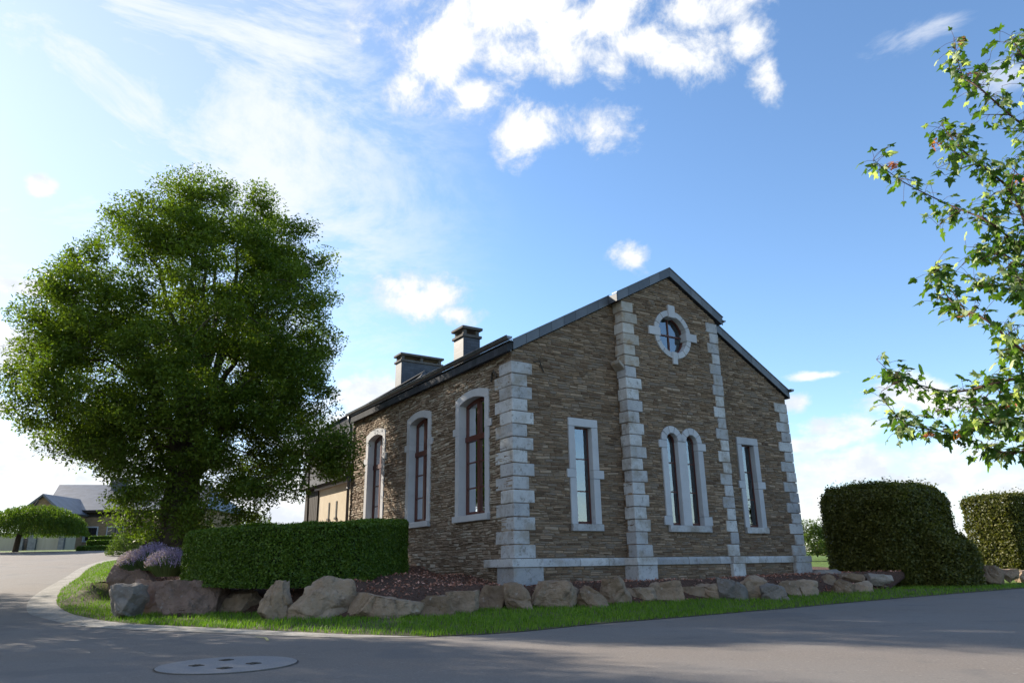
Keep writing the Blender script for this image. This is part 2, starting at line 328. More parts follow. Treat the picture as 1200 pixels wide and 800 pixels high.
def smooth_curve(pts, step=.35):
    """Catmull-Rom resample of 3D points"""
    pts = [Vector(p) for p in pts]; out = []
    for i in range(len(pts)-1):
        p0, p1, p2, p3 = pts[max(i-1, 0)], pts[i], pts[i+1], pts[min(i+2, len(pts)-1)]
        n = max(1, int((p2-p1).length/step))
        for k in range(n):
            t = k/n; out.append(.5*((2*p1)+(p2-p0)*t+(2*p0-5*p1+4*p2-p3)*t*t+(3*p1-p0-3*p2+p3)*t**3))
    out.append(pts[-1]); return out
def sheet(name, poly, zf, m, grid, **kw):
    poly2 = [(p[0], p[1]) for p in poly]; xs = [p[0] for p in poly2]; ys = [p[1] for p in poly2]
    gx, gy = np.meshgrid(np.arange(min(xs), max(xs), grid), np.arange(min(ys), max(ys), grid))
    g = np.stack([gx.ravel(), gy.ravel()], 1)+np.random.RandomState(1).uniform(-.2, .2, (gx.size, 2))*grid
    g = g[inside(poly2, g)]
    n = len(poly2); vs = [Vector(p) for p in poly2]+[Vector(p) for p in g]
    v, e, f, *_ = delaunay_2d_cdt(vs, [(i, (i+1) % n) for i in range(n)], [], 0, 1e-4)
    V = np.array([(a.x, a.y) for a in v]); Fc = np.array([t for t in f if len(t) == 3])
    c = V[Fc].mean(1); Fc = Fc[inside(poly2, c)]
    V3 = np.column_stack([V, zf(V[:, 0], V[:, 1])])
    return np_mesh(name, V3, Fc, m, smooth=True, **kw)
def idw(ctrl, p=3.):
    C = np.array(ctrl, float)
    def f(x, y):
        x = np.asarray(x, float); y = np.asarray(y, float)
        d = (x[..., None]-C[:, 0])**2+(y[..., None]-C[:, 1])**2+.05
        w = d**(-p/2); return (w*C[:, 2]).sum(-1)/w.sum(-1)
    return f
rs = np.random.RandomState(5)
def vnoise(x, y, s, seed=0):
    return np.array([noise.noise((a*s+seed, b*s, seed*.37)) for a, b in zip(np.ravel(x), np.ravel(y))]).reshape(np.shape(x))

E_px = [(178, 650), (150, 653), (125, 656), (97, 664), (75, 677), (50, 691), (35, 702), (31, 712), (36, 720), (62, 727), (100, 734), (150, 737.5), (225, 740.5), (300, 743.5), (400, 747), (500, 746), (600, 741), (700, 731), (800, 723), (900, 714.5), (1000, 705.5), (1100, 697), (1200, 689)]
G_px = [(179, 650.5), (152, 653.6), (129, 657.6), (107, 665), (92, 677), (72, 692), (66, 705), (69, 712), (82, 720), (112, 727), (150, 732), (190, 734.3), (225, 736), (300, 739.3), (400, 743.6), (500, 744), (600, 740), (700, 731.3), (800, 718.4), (900, 705.5), (1000, 696.6), (1100, 691.6), (1200, 687.6)]
kE = E_px.index((500, 746)); G_px[15:] = E_px[15:]
Ea = smooth_curve([gp(*p) for p in E_px[:kE+1]]); Ga = smooth_curve([gp(*p) for p in G_px[:15]]+[gp(500, 746)]); Eb = smooth_curve([gp(*p) for p in E_px[kE:]])
E_c = Ea+Eb[1:]; G_c = Ga+Eb[1:]
extR = [Vector((22, 25, 0)), Vector((34, 33, 0)), Vector((60, 50, 0))]
R_pts = [(-15.2, 36, 2.0), (-13.6, 30, 1.75), tuple(at(146, 660, 25)), tuple(at(134, 668, 21.5)), tuple(at(124, 684, 19.2))]+[tuple(atz(*q_)) for q_ in (
         (120, 701, .30), (150, 713, .13), (200, 719.5, .09), (250, 722, .08), (290, 722.5, .07), (330, 726, .07), (410, 728, .07), (488, 726.5, .07), (560, 718, .08), (640, 715, .08), (740, 710, .09), (830, 705, .10), (920, 701, .11), (1000, 695.5, .14), (1060, 691, .18))]
R_c = smooth_curve(R_pts, .3)
_a = np.array([tuple(p) for p in R_c]); _t = np.gradient(_a[:, :2], axis=0); _t /= np.linalg.norm(_t, axis=1)[:, None]
R_c = [Vector((p[0]-t[1]*.38, p[1]+t[0]*.38, p[2]+.03)) for p, t in zip(_a, _t)]
# road
road_poly = [Vector((-60, 50, 0)), Vector((-25, 46, 0)), Vector((-18.6, 40.5, 0))]+R_c+[Vector((13.4, 21.0, 0))]+extR+[Vector((60, -12, 0)), Vector((-60, -12, 0))]
sheet('road', road_poly, lambda x, y: H(x, y), M_asph, .9, kind='structure')
# kerb strip : low dished concrete gutter
def poly_near(C):
    C = np.array([tuple(p) for p in C]); A, D_ = C[:-1], np.diff(C, axis=0); LL2 = (D_[:, :2]**2).sum(1)+1e-9
    def f(x, y):
        x = np.ravel(np.asarray(x, float)); y = np.ravel(np.asarray(y, float)); dd = np.empty(len(x)); zz = np.empty(len(x))
        for k in range(0, len(x), 4000):
            X, Y = x[k:k+4000, None], y[k:k+4000, None]
            t = np.clip(((X-A[:, 0])*D_[:, 0]+(Y-A[:, 1])*D_[:, 1])/LL2, 0, 1)
            d = (X-A[:, 0]-t*D_[:, 0])**2+(Y-A[:, 1]-t*D_[:, 1])**2; i = d.argmin(1); r = np.arange(len(i))
            dd[k:k+4000] = np.sqrt(d[r, i]); zz[k:k+4000] = A[i, 2]+t[r, i]*D_[i, 2]
        return dd, zz
    return f
def between(Ca, Cb):
    fa, fb = poly_near(Ca), poly_near(Cb); ia, ib = idw([tuple(p) for p in Ca], 4), idw([tuple(p) for p in Cb], 4)
    def f(x, y):
        sh = np.shape(x); da, za = fa(x, y); db, zb = fb(x, y); t = da/(da+db+1e-9); xr, yr = np.ravel(x), np.ravel(y)
        k = np.clip(da/.25, 0, 1); za = za*(1-k)+ia(xr, yr)*k; k = np.clip(db/.25, 0, 1); zb = zb*(1-k)+ib(xr, yr)*k
        return (za*(1-t)+zb*t).reshape(sh)
    return f
lift = lambda C, k: [Vector((p.x, p.y, float(H(p.x, p.y))+k)) for p in C]
LG = [Vector((p.x, p.y, float(H(p.x, p.y))+.008+.022*min(1, (len(Ga)-1-i)/14))) for i, p in enumerate(Ga)]
gut = Ea+Ga[::-1][1:]
sheet('kerb', gut, between(lift(Ea, .006), LG), M_gutter, .4, kind='structure')
# verge : grass strip between gutter and boulders, rising to the mound on the left
inner = [Vector(p) for p in R_c]+[Vector((14, 20.6, .16)), Vector((20, 25.5, .32)), Vector((30, 36, .5))]
for p in inner: p.z = max(p.z, float(H(p.x, p.y))+.03)
zv0 = between(LG+lift(Eb[1:], .008)+lift(extR[:2], .01), inner)
def zv(x, y): return zv0(x, y)+.0
verge_poly = G_c+extR[:1]+[Vector((30, 36, 0)), Vector((12.2, 30, 0)), Vector((11.3, 22, 0))]+R_c[::-1]
sheet('verge', verge_poly, zv, M_soil, .3, kind='structure')
# planting bed on the raised terrace
TH = .578; CX, CY = -.013, 16.998; WW, AA, DD, LL = 10.41, 3.365, .362, 10.564
cT, sT = math.cos(TH), math.sin(TH)
def Bw(u, v, z=0): return Vector((CX+u*cT-v*sT, CY+u*sT+v*cT, z))
ctrl = [(*Bw(0, -.3)[:2], .50), (*Bw(5, -.6)[:2], .49), (*Bw(10.4, -.3)[:2], .49), (*Bw(-.2, 2.5)[:2], .74), (*Bw(-.2, 5.7)[:2], 1.0), (*Bw(-.3, 10)[:2], 1.25),
        (-7.2, 15.8, .70), (-4.55, 14.6, .68), (-4.5, 13.9, .60), (-6.6, 15.0, .70), (-3.2, 15.2, .70), (-2.6, 16.6, .80), (-2.4, 14.3, .52), (-10.4, 22, 1.72), (-9.8, 20.3, 1.32), (-9.4, 18.2, .92), (-8.3, 16.9, .76), (-12, 24, 1.75), (-12, 28, 1.95), (-6, 28, 1.8), (*Bw(12, 5)[:2], .6), (*Bw(5, 20)[:2], 1.6), (*Bw(-1, 20)[:2], 1.9)]
RC3 = np.array([tuple(p) for p in R_c]); tg_ = np.gradient(RC3[:, :2], axis=0); tg_ /= np.linalg.norm(tg_, axis=1)[:, None]
for p, t_ in list(zip(RC3, tg_))[::2]:
    k = .42 if p[0] > -9.5 else .2
    ctrl.append((p[0]-t_[1]*.42, p[1]+t_[0]*.42, p[2]+k))
zt0 = idw(ctrl, 3); rn_ = poly_near([Vector(p) for p in RC3])
def zt(x, y):
    sh = np.shape(x); d, zr = rn_(x, y); d = d.reshape(sh); zr = zr.reshape(sh); k = ss(.05, .75, d); return zt0(x, y)*k+(zr+.01)*(1-k)
bed_poly = R_c+[Vector((11.5, 22, 0)), Vector((12, 30, 0)), Vector((6, 44, 0)), Vector((-15, 44, 0))]
sheet('planting_bed', bed_poly, lambda x, y: zt(x, y)+.025*vnoise(x, y, 1.7, 2), M_mulchG, .25, kind='structure')
# field and back ground: one sheet to the horizon, below everything else
def field():
    a = np.concatenate([np.linspace(-900, -70, 14), np.arange(-66, 66, 3.), np.linspace(70, 900, 14)])
    b = np.concatenate([np.linspace(-200, -20, 8), np.arange(-18, 70, 3.), np.linspace(76, 1500, 16)])
    X, Y = np.meshgrid(a, b); Z = H(X, Y)-.12
    Z = np.where((Y > 47) | (X > 13), Z+.12, Z)
    Z = np.where((X < -70) | (Y < -20) , Z, Z)
    n, m_ = X.shape; idx = np.arange(n*m_).reshape(n, m_)
    Fc = np.stack([idx[:-1, :-1], idx[:-1, 1:], idx[1:, 1:], idx[1:, :-1]], -1).reshape(-1, 4)
    np_mesh('field', np.stack([X, Y, Z], -1).reshape(-1, 3), Fc, M_field, smooth=True, kind='structure')
field()

# ------------------------------------------------------------------ scatter helpers
def sample_poly(poly, n, r):
    xs = [p[0] for p in poly]; ys = [p[1] for p in poly]; out = []
    tot = 0
    while tot < n:
        g = np.column_stack([r.uniform(min(xs), max(xs), n), r.uniform(min(ys), max(ys), n)]); g = g[inside(poly, g)]
        out.append(g); tot += len(g)
    return np.concatenate(out)[:n]
def blades(name, P, h, w, m, r, lean=.5, **kw):
    """grass blades: one bent triangle strip of two faces (tri+quad as tris)"""
    n = len(P); a = r.uniform(0, 2*np.pi, n); hh = h*r.uniform(.5, 1.3, n); d = np.column_stack([np.cos(a), np.sin(a), np.zeros(n)])
    s = np.column_stack([-np.sin(a), np.cos(a), np.zeros(n)])*(w/2)
    ln = r.uniform(.1, lean, n)[:, None]*hh[:, None]
    mid = P+d*ln*.35+np.column_stack([np.zeros(n), np.zeros(n), hh*.6]); tip = P+d*ln+np.column_stack([np.zeros(n), np.zeros(n), hh])
    V = np.stack([P-s, P+s, mid+s*.7, mid-s*.7, tip], 1).reshape(-1, 3); b = np.arange(n)*5
    Fc = np.concatenate([np.stack([b, b+1, b+2], 1), np.stack([b, b+2, b+3], 1), np.stack([b+3, b+2, b+4], 1)])
    return np_mesh(name, V, Fc, m, rnd=np.repeat(r.uniform(0, 1, n), 5), **kw)
def leaf_cloud(P, L_, Wd, r, up=.4, droop=0., nrm=None, nw=0.):
    """diamond leaves folded along the midrib: 2 quads-as-tris; returns V, F, rnd"""
    n = len(P)
    d = r.normal(size=(n, 3)); d[:, 2] = d[:, 2]*.7-droop; d /= np.linalg.norm(d, axis=1)[:, None]
    q = r.normal(size=(n, 3))*(1-up)+np.array([0, 0, 1.])*up*2
    if nrm is not None: q = q*(1-nw)+nrm*nw*2
    s = np.cross(d, q); s /= (np.linalg.norm(s, axis=1)[:, None]+1e-9); nn = np.cross(s, d)
    l = L_*r.uniform(.6, 1.25, n)[:, None]; w = Wd*r.uniform(.7, 1.2, n)[:, None]
    a = P-d*l*.5; c = P+d*l*.5; b_ = P-d*l*.05+s*w*.5+nn*w*.18; e = P-d*l*.05-s*w*.5+nn*w*.18
    V = np.stack([a, b_, c, e], 1).reshape(-1, 3); i = np.arange(n)*4
    Fc = np.concatenate([np.stack([i, i+1, i+2], 1), np.stack([i, i+2, i+3], 1)])
    return V, Fc, np.repeat(r.uniform(0, 1, n), 4)

# grass on the verge
def verge_grass():
    r = np.random.RandomState(11); g = sample_poly(verge_poly, 170000, r)
    dist = np.hypot(g[:, 0], g[:, 1]); keep = r.uniform(0, 1, len(g)) < np.clip(14/dist, .25, 1)**1.3
    nz = vnoise(g[:, 0], g[:, 1], 1.1, 3)
    left = g[:, 0] < -1.5
    keep &= ~((nz > np.where(left, .10, .36)) & (r.uniform(0, 1, len(g)) < .55))
    keep &= (g[:, 1] < 34)
    g = g[keep]; z = zv(g[:, 0], g[:, 1]); P = np.column_stack([g, z-.005])
    blades('grass', P, .075, .013, M_grass, r, lean=.8, kind='stuff', label='short grass growing along the verge below the boulders', cat='grass')
verge_grass()
def chips():
    r = np.random.RandomState(12); g = sample_poly(bed_poly, 60000, r)
    c, s = math.cos(TH), math.sin(TH); u = (g[:, 0]-CX)*c+(g[:, 1]-CY)*s; v = -(g[:, 0]-CX)*s+(g[:, 1]-CY)*c
    keep = ~((u > .05) & (v > .05)) & (g[:, 1] < 27) & ~((u > 4) & (v > -.4) & (u < WW)); g = g[keep]
    n = len(g); P = np.column_stack([g, zt(g[:, 0], g[:, 1])+.025*vnoise(g[:, 0], g[:, 1], 1.7, 2)+r.uniform(.0, .03, n)])
    V, Fc, q = leaf_cloud(P, .075, .035, r, up=.55)
    np_mesh('bark_mulch', V, Fc, M_chip, rnd=q, kind='stuff', label='reddish brown bark mulch covering the raised bed', cat='mulch')
chips()

# ------------------------------------------------------------------ the stone building
bld = empty('stone_building', (CX, CY, 0), TH, 'tall rubble stone gabled building with pale quoins, round window and slate roof', 'building')
V3 = Vector
class PL:   # a wall plane: s along, z up, o outwards
    def __init__(s, o, sd, od): s.o, s.sd, s.od = V3((*o, 0)), V3((*sd, 0)), V3((*od, 0))
    def __call__(s, a, z, out=0): return s.o+s.sd*a+s.od*out+V3((0, 0, z))
PF = PL((0, 0), (1, 0), (0, -1)); PC = PL((0, -DD), (1, 0), (0, -1)); PS = PL((0, 0), (0, 1), (-1, 0)); PCL = PL((AA, -DD), (0, 1), (-1, 0))
SL = .554; ZE = 5.966
def zroof(u): return ZE+SL*(u if u <= WW/2 else WW-u)
def pbox(mb, pl, s0, s1, z0, z1, o0, o1, col=None):
    vs = [pl(a, z, o) for z in (z0, z1) for a, o in ((s0, o1), (s1, o1), (s1, o0), (s0, o0))]
    mb.add(vs, [(3, 2, 1, 0), (4, 5, 6, 7), (0, 1, 5, 4), (1, 2, 6, 5), (2, 3, 7, 6), (3, 0, 4, 7)], col)
def stones(mb, pl, lo, hi, z0, z1, obst, seed, hmin, hmax, lmin, lmax, depth=.03, wob=.012):
    """rubble courses; lo(z), hi(z) give the wall's ends; obst(z)-> blocked intervals"""
    r = random.Random(seed); z = z0
    def warp(s, zz): return zz+wob*2*noise.noise((s*.9+seed, zz*2.3, 0))+wob*noise.noise((s*3.1, zz*5, seed))
    while z < z1:
        h = r.uniform(hmin, hmax); h = min(h, z1-z+.001); zm = z+h/2
        a, b = lo(zm), hi(zm)
        if b-a > .05:
            iv = [(a, b)]
            for (p, q) in obst(zm):
                nv = []
                for (c, d) in iv:
                    if q <= c or p >= d: nv.append((c, d)); continue
                    if p > c: nv.append((c, p))
                    if q < d: nv.append((q, d))
                iv = nv
            for (c, d) in iv:
                s = c
                while s < d-.01:
                    l = r.uniform(lmin, lmax)*(.6+.8*(h/hmax)); e = min(s+l, d)
                    if d-e < lmin*.6: e = d
                    parts = [(z, z+h)]
                    if h > hmax*.72 and r.random() < .4:
                        k = z+h*r.uniform(.38, .62); parts = [(z, k), (k, z+h)]
                    for (p, q) in parts:
                        g = r.uniform(.003, .008); dp = r.uniform(.3, 1)*depth
                        x0, x1, y0, y1 = s+g*.6, e-g*.6, p+g*.5, q-g*.5
                        j = lambda m: r.uniform(-m, m)
                        bk = [(x0, y0), (x1, y0), (x1, y1), (x0, y1)]
                        i_ = min(.012, (y1-y0)*.2)
                        vs = [pl(x, warp(x, y), -.012) for x, y in bk]
                        fr = [(x0+i_+abs(j(.008)), y0+i_), (x1-i_-abs(j(.008)), y0+i_), (x1-i_-abs(j(.01)), y1-i_), (x0+i_+abs(j(.01)), y1-i_)]
                        vs += [pl(x, warp(x, y)+j(.004), dp+j(depth*.35)) for x, y in fr]
                        mb.add(vs, [(4, 5, 6, 7), (0, 1, 5, 4), (1, 2, 6, 5), (2, 3, 7, 6), (3, 0, 4, 7)], r.random())
                    s = e
        z += h
def plane_with_holes(mb, pl, outline, holes, out=0):
    pts = [Vector(p) for p in outline]; e = [(i, (i+1) % len(outline)) for i in range(len(outline))]
    for h in holes:
        b = len(pts); pts += [Vector(p) for p in h]; e += [(b+i, b+(i+1) % len(h)) for i in range(len(h))]
    v, _, f, *_ = delaunay_2d_cdt(pts, e, [], 0, 1e-5)
    V = np.array([(a.x, a.y) for a in v]); fs = []
    for t in f:
        c = V[list(t)].mean(0)[None]
        if inside(outline, c)[0] and not any(inside(h, c)[0] for h in holes): fs.append(tuple(t))
    mb.add([pl(a, b, out) for a, b in V], fs, .3)
def rectp(a, b, c, d): return [(a, c), (b, c), (b, d), (a, d)]
def circ(cx, cz, r_, n=28): return [(cx+r_*math.cos(2*math.pi*i/n), cz+r_*math.sin(2*math.pi*i/n)) for i in range(n)]

# opening shapes
W1 = (1.63, 2.56); W3 = (WW-2.56, WW-1.63); NZ0, NZ1 = 1.879, 4.472           # narrow windows, outer surround
SWIN = [(1.055, 2.787), (4.27, 5.885), (7.574, 9.177)]                        # tall side windows, outer surround
SZ0, SZS, SZP = 2.17, 5.235, 5.385                                             # sill top, outer spring, outer crown
RZ, RR = 7.118, .715; RC = WW/2
DZ0, DSP = 1.87, 4.07; D0, D1 = 4.43, 5.98                                    # double window
def arch_z(s, a, b, spring, crown):
    t = (s-(a+b)/2)/((b-a)/2); return spring+(crown-spring)*(1-min(1, t*t))
# narrow window openings
nar = [(W1[0]+.19, W1[1]-.2), (W3[0]+.19, W3[1]-.2)]
nh = [rectp(a, b, NZ0, NZ1-.21) for a, b in nar]
dop = [(D0+.2, D0+.2+.42), (D1-.62, D1-.2)]
def lancet(a, b, z0, sp, n=12):
    r_ = (b-a)/2; c = (a+b)/2
    return [(a, z0), (b, z0)]+[(c+r_*math.cos(math.pi*i/n), sp+r_*math.sin(math.pi*i/n)) for i in range(n+1)]
dh = [lancet(a, b, DZ0, DSP) for a, b in dop]
def seg_hole(a, b, z0, sp, cr, n=12):
    return [(a, z0), (b, z0)]+[(b+(a-b)*i/n, arch_z(b+(a-b)*i/n, a, b, sp, cr)) for i in range(n+1)]
sop = [(a+.20, b-.20) for a, b in SWIN]
SOS, SOC = SZS-.17, SZP-.20
sh = [seg_hole(a, b, SZ0, SOS, SOC) for a, b in sop]

backing = MB()
plane_with_holes(backing, PF, [(0, -.2), (AA, -.2), (AA, zroof(AA)), (0, ZE)], [nh[0]], 0)
plane_with_holes(backing, PF, [(WW-AA, -.2), (WW, -.2), (WW, ZE), (WW-AA, zroof(AA))], [nh[1]], 0)
plane_with_holes(backing, PC, [(AA, -.2), (WW-AA, -.2), (WW-AA, zroof(AA)), (RC, zroof(RC)), (AA, zroof(AA))], dh+[circ(RC, RZ, .55)], 0)
plane_with_holes(backing, PS, [(0, -.2), (LL, -.2), (LL, ZE), (0, ZE)], sh, 0)
for u in (AA, WW-AA):
    backing.add([V3((u, -DD, -.2)), V3((u, 0, -.2)), V3((u, 0, zroof(AA))), V3((u, -DD, zroof(AA)))], [(0, 1, 2, 3)], .3)
backing.add([V3((WW, 0, -.2)), V3((WW, LL, -.2)), V3((WW, LL, ZE)), V3((WW, 0, ZE))], [(0, 1, 2, 3)], .3)
backing.add([V3((0, LL, -.2)), V3((WW, LL, -.2)), V3((WW, LL, ZE)), V3((RC, LL, zroof(RC))), V3((0, LL, ZE))], [(0, 1, 2, 3, 4)], .3)
wall = backing.build('wall', M_mortar, bld)

def obs_front(z):
    o = []
    for a, b in (W1, W3):
        if NZ0-.19 < z < NZ1: o.append((a, b))
    if z > .90 and z < 1.085: o.append((-1, 20))
    return o
def obs_central(z):
    o = []
    if DZ0-.17 < z < DSP: o.append((D0, D1))
    elif DSP <= z < DSP+.41:
        for a, b in dop:
            c = (a+b)/2; k = math.sqrt(max(0, .41**2-(z-DSP)**2)); o.append((c-k, c+k))
    if abs(z-RZ) < RR: k = math.sqrt(RR*RR-(z-RZ)**2)-.01; o.append((RC-k, RC+k))
    if .90 < z < 1.085: o.append((-1, 20))
    return o
def obs_side(z):
    o = []
    for a, b in SWIN:
        if 2.0 < z < SZP:
            if z < SZS: o.append((a, b))
            else:
                t = math.sqrt(max(0, 1-(z-SZS)/(SZP-SZS))); c = (a+b)/2; o.append((c-t*(b-a)/2, c+t*(b-a)/2))
    return o
ul = lambda z: max(0, (z-ZE)/SL)
fs_ = MB()
stones(fs_, PF, lambda z: ul(z), lambda z: AA, .3, zroof(AA), obs_front, 3, .03, .085, .09, .34, .022, .018)
stones(fs_, PF, lambda z: WW-AA, lambda z: WW-ul(z), .3, zroof(AA), obs_front, 4, .03, .085, .09, .34, .022, .018)
stones(fs_, PC, lambda z: max(AA, ul(z)), lambda z: min(WW-AA, WW-ul(z)), .3, zroof(RC)-.03, obs_central, 5, .03, .085, .09, .34, .022, .018)
stones(fs_, PCL, lambda z: 0, lambda z: DD, .3, zroof(AA), lambda z: [], 6, .05, .10, .15, .3)
fs_.build('front_masonry', M_stone, bld, label='brown coursed rubble masonry of the gable front')
ssm = MB()
stones(ssm, PS, lambda z: 0, lambda z: LL, .3, ZE, obs_side, 8, .04, .105, .09, .30, depth=.036, wob=.03)
ssm.build('side_masonry', M_stone2, bld, label='grey brown irregular rubble masonry of the long side')

# quoins
BH = (5.725-1.085)/15
def qjit(): return random.uniform(-.008, .008)
random.seed(21)
q = MB()
for i in range(15):
    z0, z1 = 1.085+i*BH+.009, 1.085+(i+1)*BH-.009
    fl, sl = (.57, .54) if i % 2 == 0 else (.40, .75)
    fl += qjit()*3; sl += qjit()*3; o = .036+qjit()
    q.box(-o, fl, -o, sl, z0, z1)
# hollow out conceptually: blocks run through the corner
pb = MB(); pb.box(-.10, .72, -.10, .62, .25, .90); pb.build('plinth_block', M_lime, bld, bevel=.012, jit=.004)
q.build('quoin', M_lime, bld, bevel=.012, jit=.004, label='pale limestone quoins at the near corner')
q = MB()
for i in range(15):
    z0, z1 = 1.085+i*BH+.009, 1.085+(i+1)*BH-.009
    fl, sl = (.60, .42) if i % 2 == 0 else (.40, .62)
    o = .036+qjit(); q.box(WW-fl+qjit()*3, WW+o, -o, sl, z0, z1)
pb = MB(); pb.box(WW-.62, WW+.12, -.12, .6, .25, .90); pb.build('plinth_block', M_lime, bld, bevel=.012, jit=.004)
q.build('quoin', M_lime, bld, bevel=.012, jit=.004, label='pale limestone quoins at the far corner')
for side in (0, 1):
    q = MB(); qw = MB(); n = 22 if side == 0 else 21; top = 7.80 if side == 0 else 7.74; h = (top-1.085)/n
    for i in range(n):
        z0, z1 = 1.085+i*h+.009, 1.085+(i+1)*h-.009; o = .036+qjit()
        b = qw if (i > 15 and side == 0) else q
        if side == 0:
            l = (.50 if i % 2 == 0 else .36)+qjit()*3; r_ = DD+ (-.01 if i % 2 == 0 else .0)
            b.box(AA-o, AA+l, -DD-o, -DD+DD-.03 if i % 2 else -.09, z0, z1)
        else:
            l = (.42 if i % 2 == 0 else .30)+qjit()*3
            b.box(WW-AA-l, WW-AA+o, -DD-o, -.02, z0, z1)
    pb = MB()
    if side == 0: pb.box(AA-.12, AA+.52, -DD-.14, -.0, .25, .90)
    else: pb.box(WW-AA-.38, WW-AA+.1, -DD-.12, 0, .25, .90)
    pb.build('plinth_block', M_lime, bld, bevel=.012, jit=.004)
    q.build('quoin', M_lime, bld, bevel=.012, jit=.005, label='pale limestone quoin strip of the central bay')
    if side == 0:
        qw.build('quoin', M_limeW, bld, bevel=.012, jit=.006, label='weathered brownish quoins high under the verge')
        c = MB(); c.prism([V3((AA-.22, -DD-.02, 6.02)), V3((AA-.05, -DD-.02, 5.86)), V3((AA-.05, -.02, 5.86)), V3((AA-.22, -.02, 6.02))], V3((0, 0, .10)))
        c.build('corbel', M_limeW, bld, bevel=.01)
# string course
sc = MB()
def run(pl, a, b, o=.06):
    s = a
    while s < b-.02:
        l = random.uniform(.85, 1.25); e = min(b, s+l)
        if b-e < .4: e = b
        vs = [pl(x, z, oo) for x in (s+.005, e-.005) for z, oo in ((.90, -.02), (.90, o), (1.03, o), (1.085, o-.035), (1.085, -.02))]
        sc.add(vs, [(0, 1, 2, 3, 4)[::-1], (5, 6, 7, 8, 9)]+[(i, (i+1) % 5, 5+(i+1) % 5, 5+i) for i in range(5)]); s = e
run(PF, .7, AA-.15, .06); run(PF, WW-AA+.12, WW-.6); run(PC, AA+.5, WW-AA-.36)
def strap(x0, x1, y0, y1): sc.box(x0, x1, y0, y1, .905, 1.082)
strap(-.16, .70, -.14, 1.12); strap(AA-.16, AA+.5, -DD-.17, .0); strap(WW-AA-.36, WW-AA+.13, -DD-.14, 0); strap(WW-.6, WW+.13, -.14, .7)
sc.build('string_course', M_lime, bld, bevel=.008, jit=.003)

# windows
glassless = []
def ptube(mb, pl, pts, r, n=6): mb.tube([pl(*p) for p in pts], r, n)
def bars(mb, pl, a, b, z0, z1, o, w=.05, d=.035):
    pbox(mb, pl, a, b, z0, z1, o-d/2, o+d/2)
def win_part(pl, name='window', label=None):
    s = MB(); return s
def ring(mb, pl, cx, cz, r0, r1, a0, a1, n, o0, o1, gap=.006):
    for i in range(n):
        t0 = a0+(a1-a0)*i/n+gap/r1; t1 = a0+(a1-a0)*(i+1)/n-gap/r1; k = 3
        vs = []
        for j in range(k+1):
            t = t0+(t1-t0)*j/k
            for rr in (r0, r1):
                for o in (o0, o1): vs.append(pl(cx+rr*math.cos(t), cz+rr*math.sin(t), o))
        fs = []
        for j in range(k):
            b = j*4; fs += [(b, b+4, b+5, b+1), (b+2, b+3, b+7, b+6), (b+1, b+5, b+7, b+3), (b, b+2, b+6, b+4)]
        fs += [(0, 1, 3, 2), (k*4, k*4+2, k*4+3, k*4+1)]
        mb.add(vs, fs)
def curtain(parent, pl, a, b, z0, z1, gap, o=-.31):
    c = MB(); mid = (a+b)/2
    for (p, q_) in ((a-.1, mid-gap/2), (mid+gap/2, b+.1)) if gap > 0 else ((a-.1, b+.1),):
        n = int((q_-p)/.035)+2
        vs = []
        for i in range(n+1):
            s = p+(q_-p)*i/n; oo = o+.014*math.sin(i*1.9)+random.uniform(-.004, .004)
            vs += [pl(s, z0, oo), pl(s, z1, oo)]
        c.add(vs, [(2*i, 2*i+2, 2*i+3, 2*i+1) for i in range(n)])
    c.build('curtain', M_curtain, parent)
def pane(parent, pl, poly, o):
    g = MB(); g.add([pl(a, z, o) for a, z in poly]+[pl(a, z, o-.006) for a, z in poly], [tuple(range(len(poly))), tuple(range(len(poly), 2*len(poly)))[::-1]])
    g.build('pane', M_glass, parent)
def narrow(pl, a, b, lab):
    s = MB(); ia, ib = a+.19, b-.2; zt_ = NZ1-.21; zt0_ = 2.98; zt1_ = 3.19; O1 = .05; O0 = -.30
    pbox(s, pl, a, ia, NZ0, zt0_-.004, O0, O1); pbox(s, pl, a-.09, ia, zt0_, zt1_, O0, O1+.006); pbox(s, pl, a, ia, zt1_+.004, zt_-.002, O0, O1)
    pbox(s, pl, ib, b, NZ0, zt0_-.004, O0, O1); pbox(s, pl, ib, b+.14, zt0_, zt1_, O0, O1+.006); pbox(s, pl, ib, b, zt1_+.004, zt_-.002, O0, O1)
    pbox(s, pl, a, b, zt_+.003, NZ1, O0, O1+.003)
    w = s.build('window', M_limeS, bld, bevel=.008, label=lab)
    l = MB(); pbox(l, pl, a+.0, b+.03, NZ0-.17, NZ0-.003, -.30, .09); l.build('sill', M_lime, w, bevel=.008, jit=.003)
    f = MB(); o = -.13; e = .032
    bars(f, pl, ia-.01, ia+e, NZ0, zt_, o); bars(f, pl, ib-e, ib+.01, NZ0, zt_, o); bars(f, pl, ia, ib, zt_-e, zt_+.01, o); bars(f, pl, ia, ib, NZ0, NZ0+.07, o)
    for t in (1/3, 2/3): bars(f, pl, ia+e, ib-e, NZ0+(zt_-NZ0)*t-.015, NZ0+(zt_-NZ0)*t+.015, o+.002)
    f.build('frame', M_wood, w, bevel=.004)
    pane(w, pl, rectp(ia+.02, ib-.02, NZ0+.02, zt_-.02), o)
    curtain(w, pl, ia, ib, NZ0-.1, zt_+.1, 0.0, -.20)
narrow(PF, *W1, 'narrow rectangular window left of the central bay'); narrow(PF, *W3, 'narrow rectangular window right of the central bay')
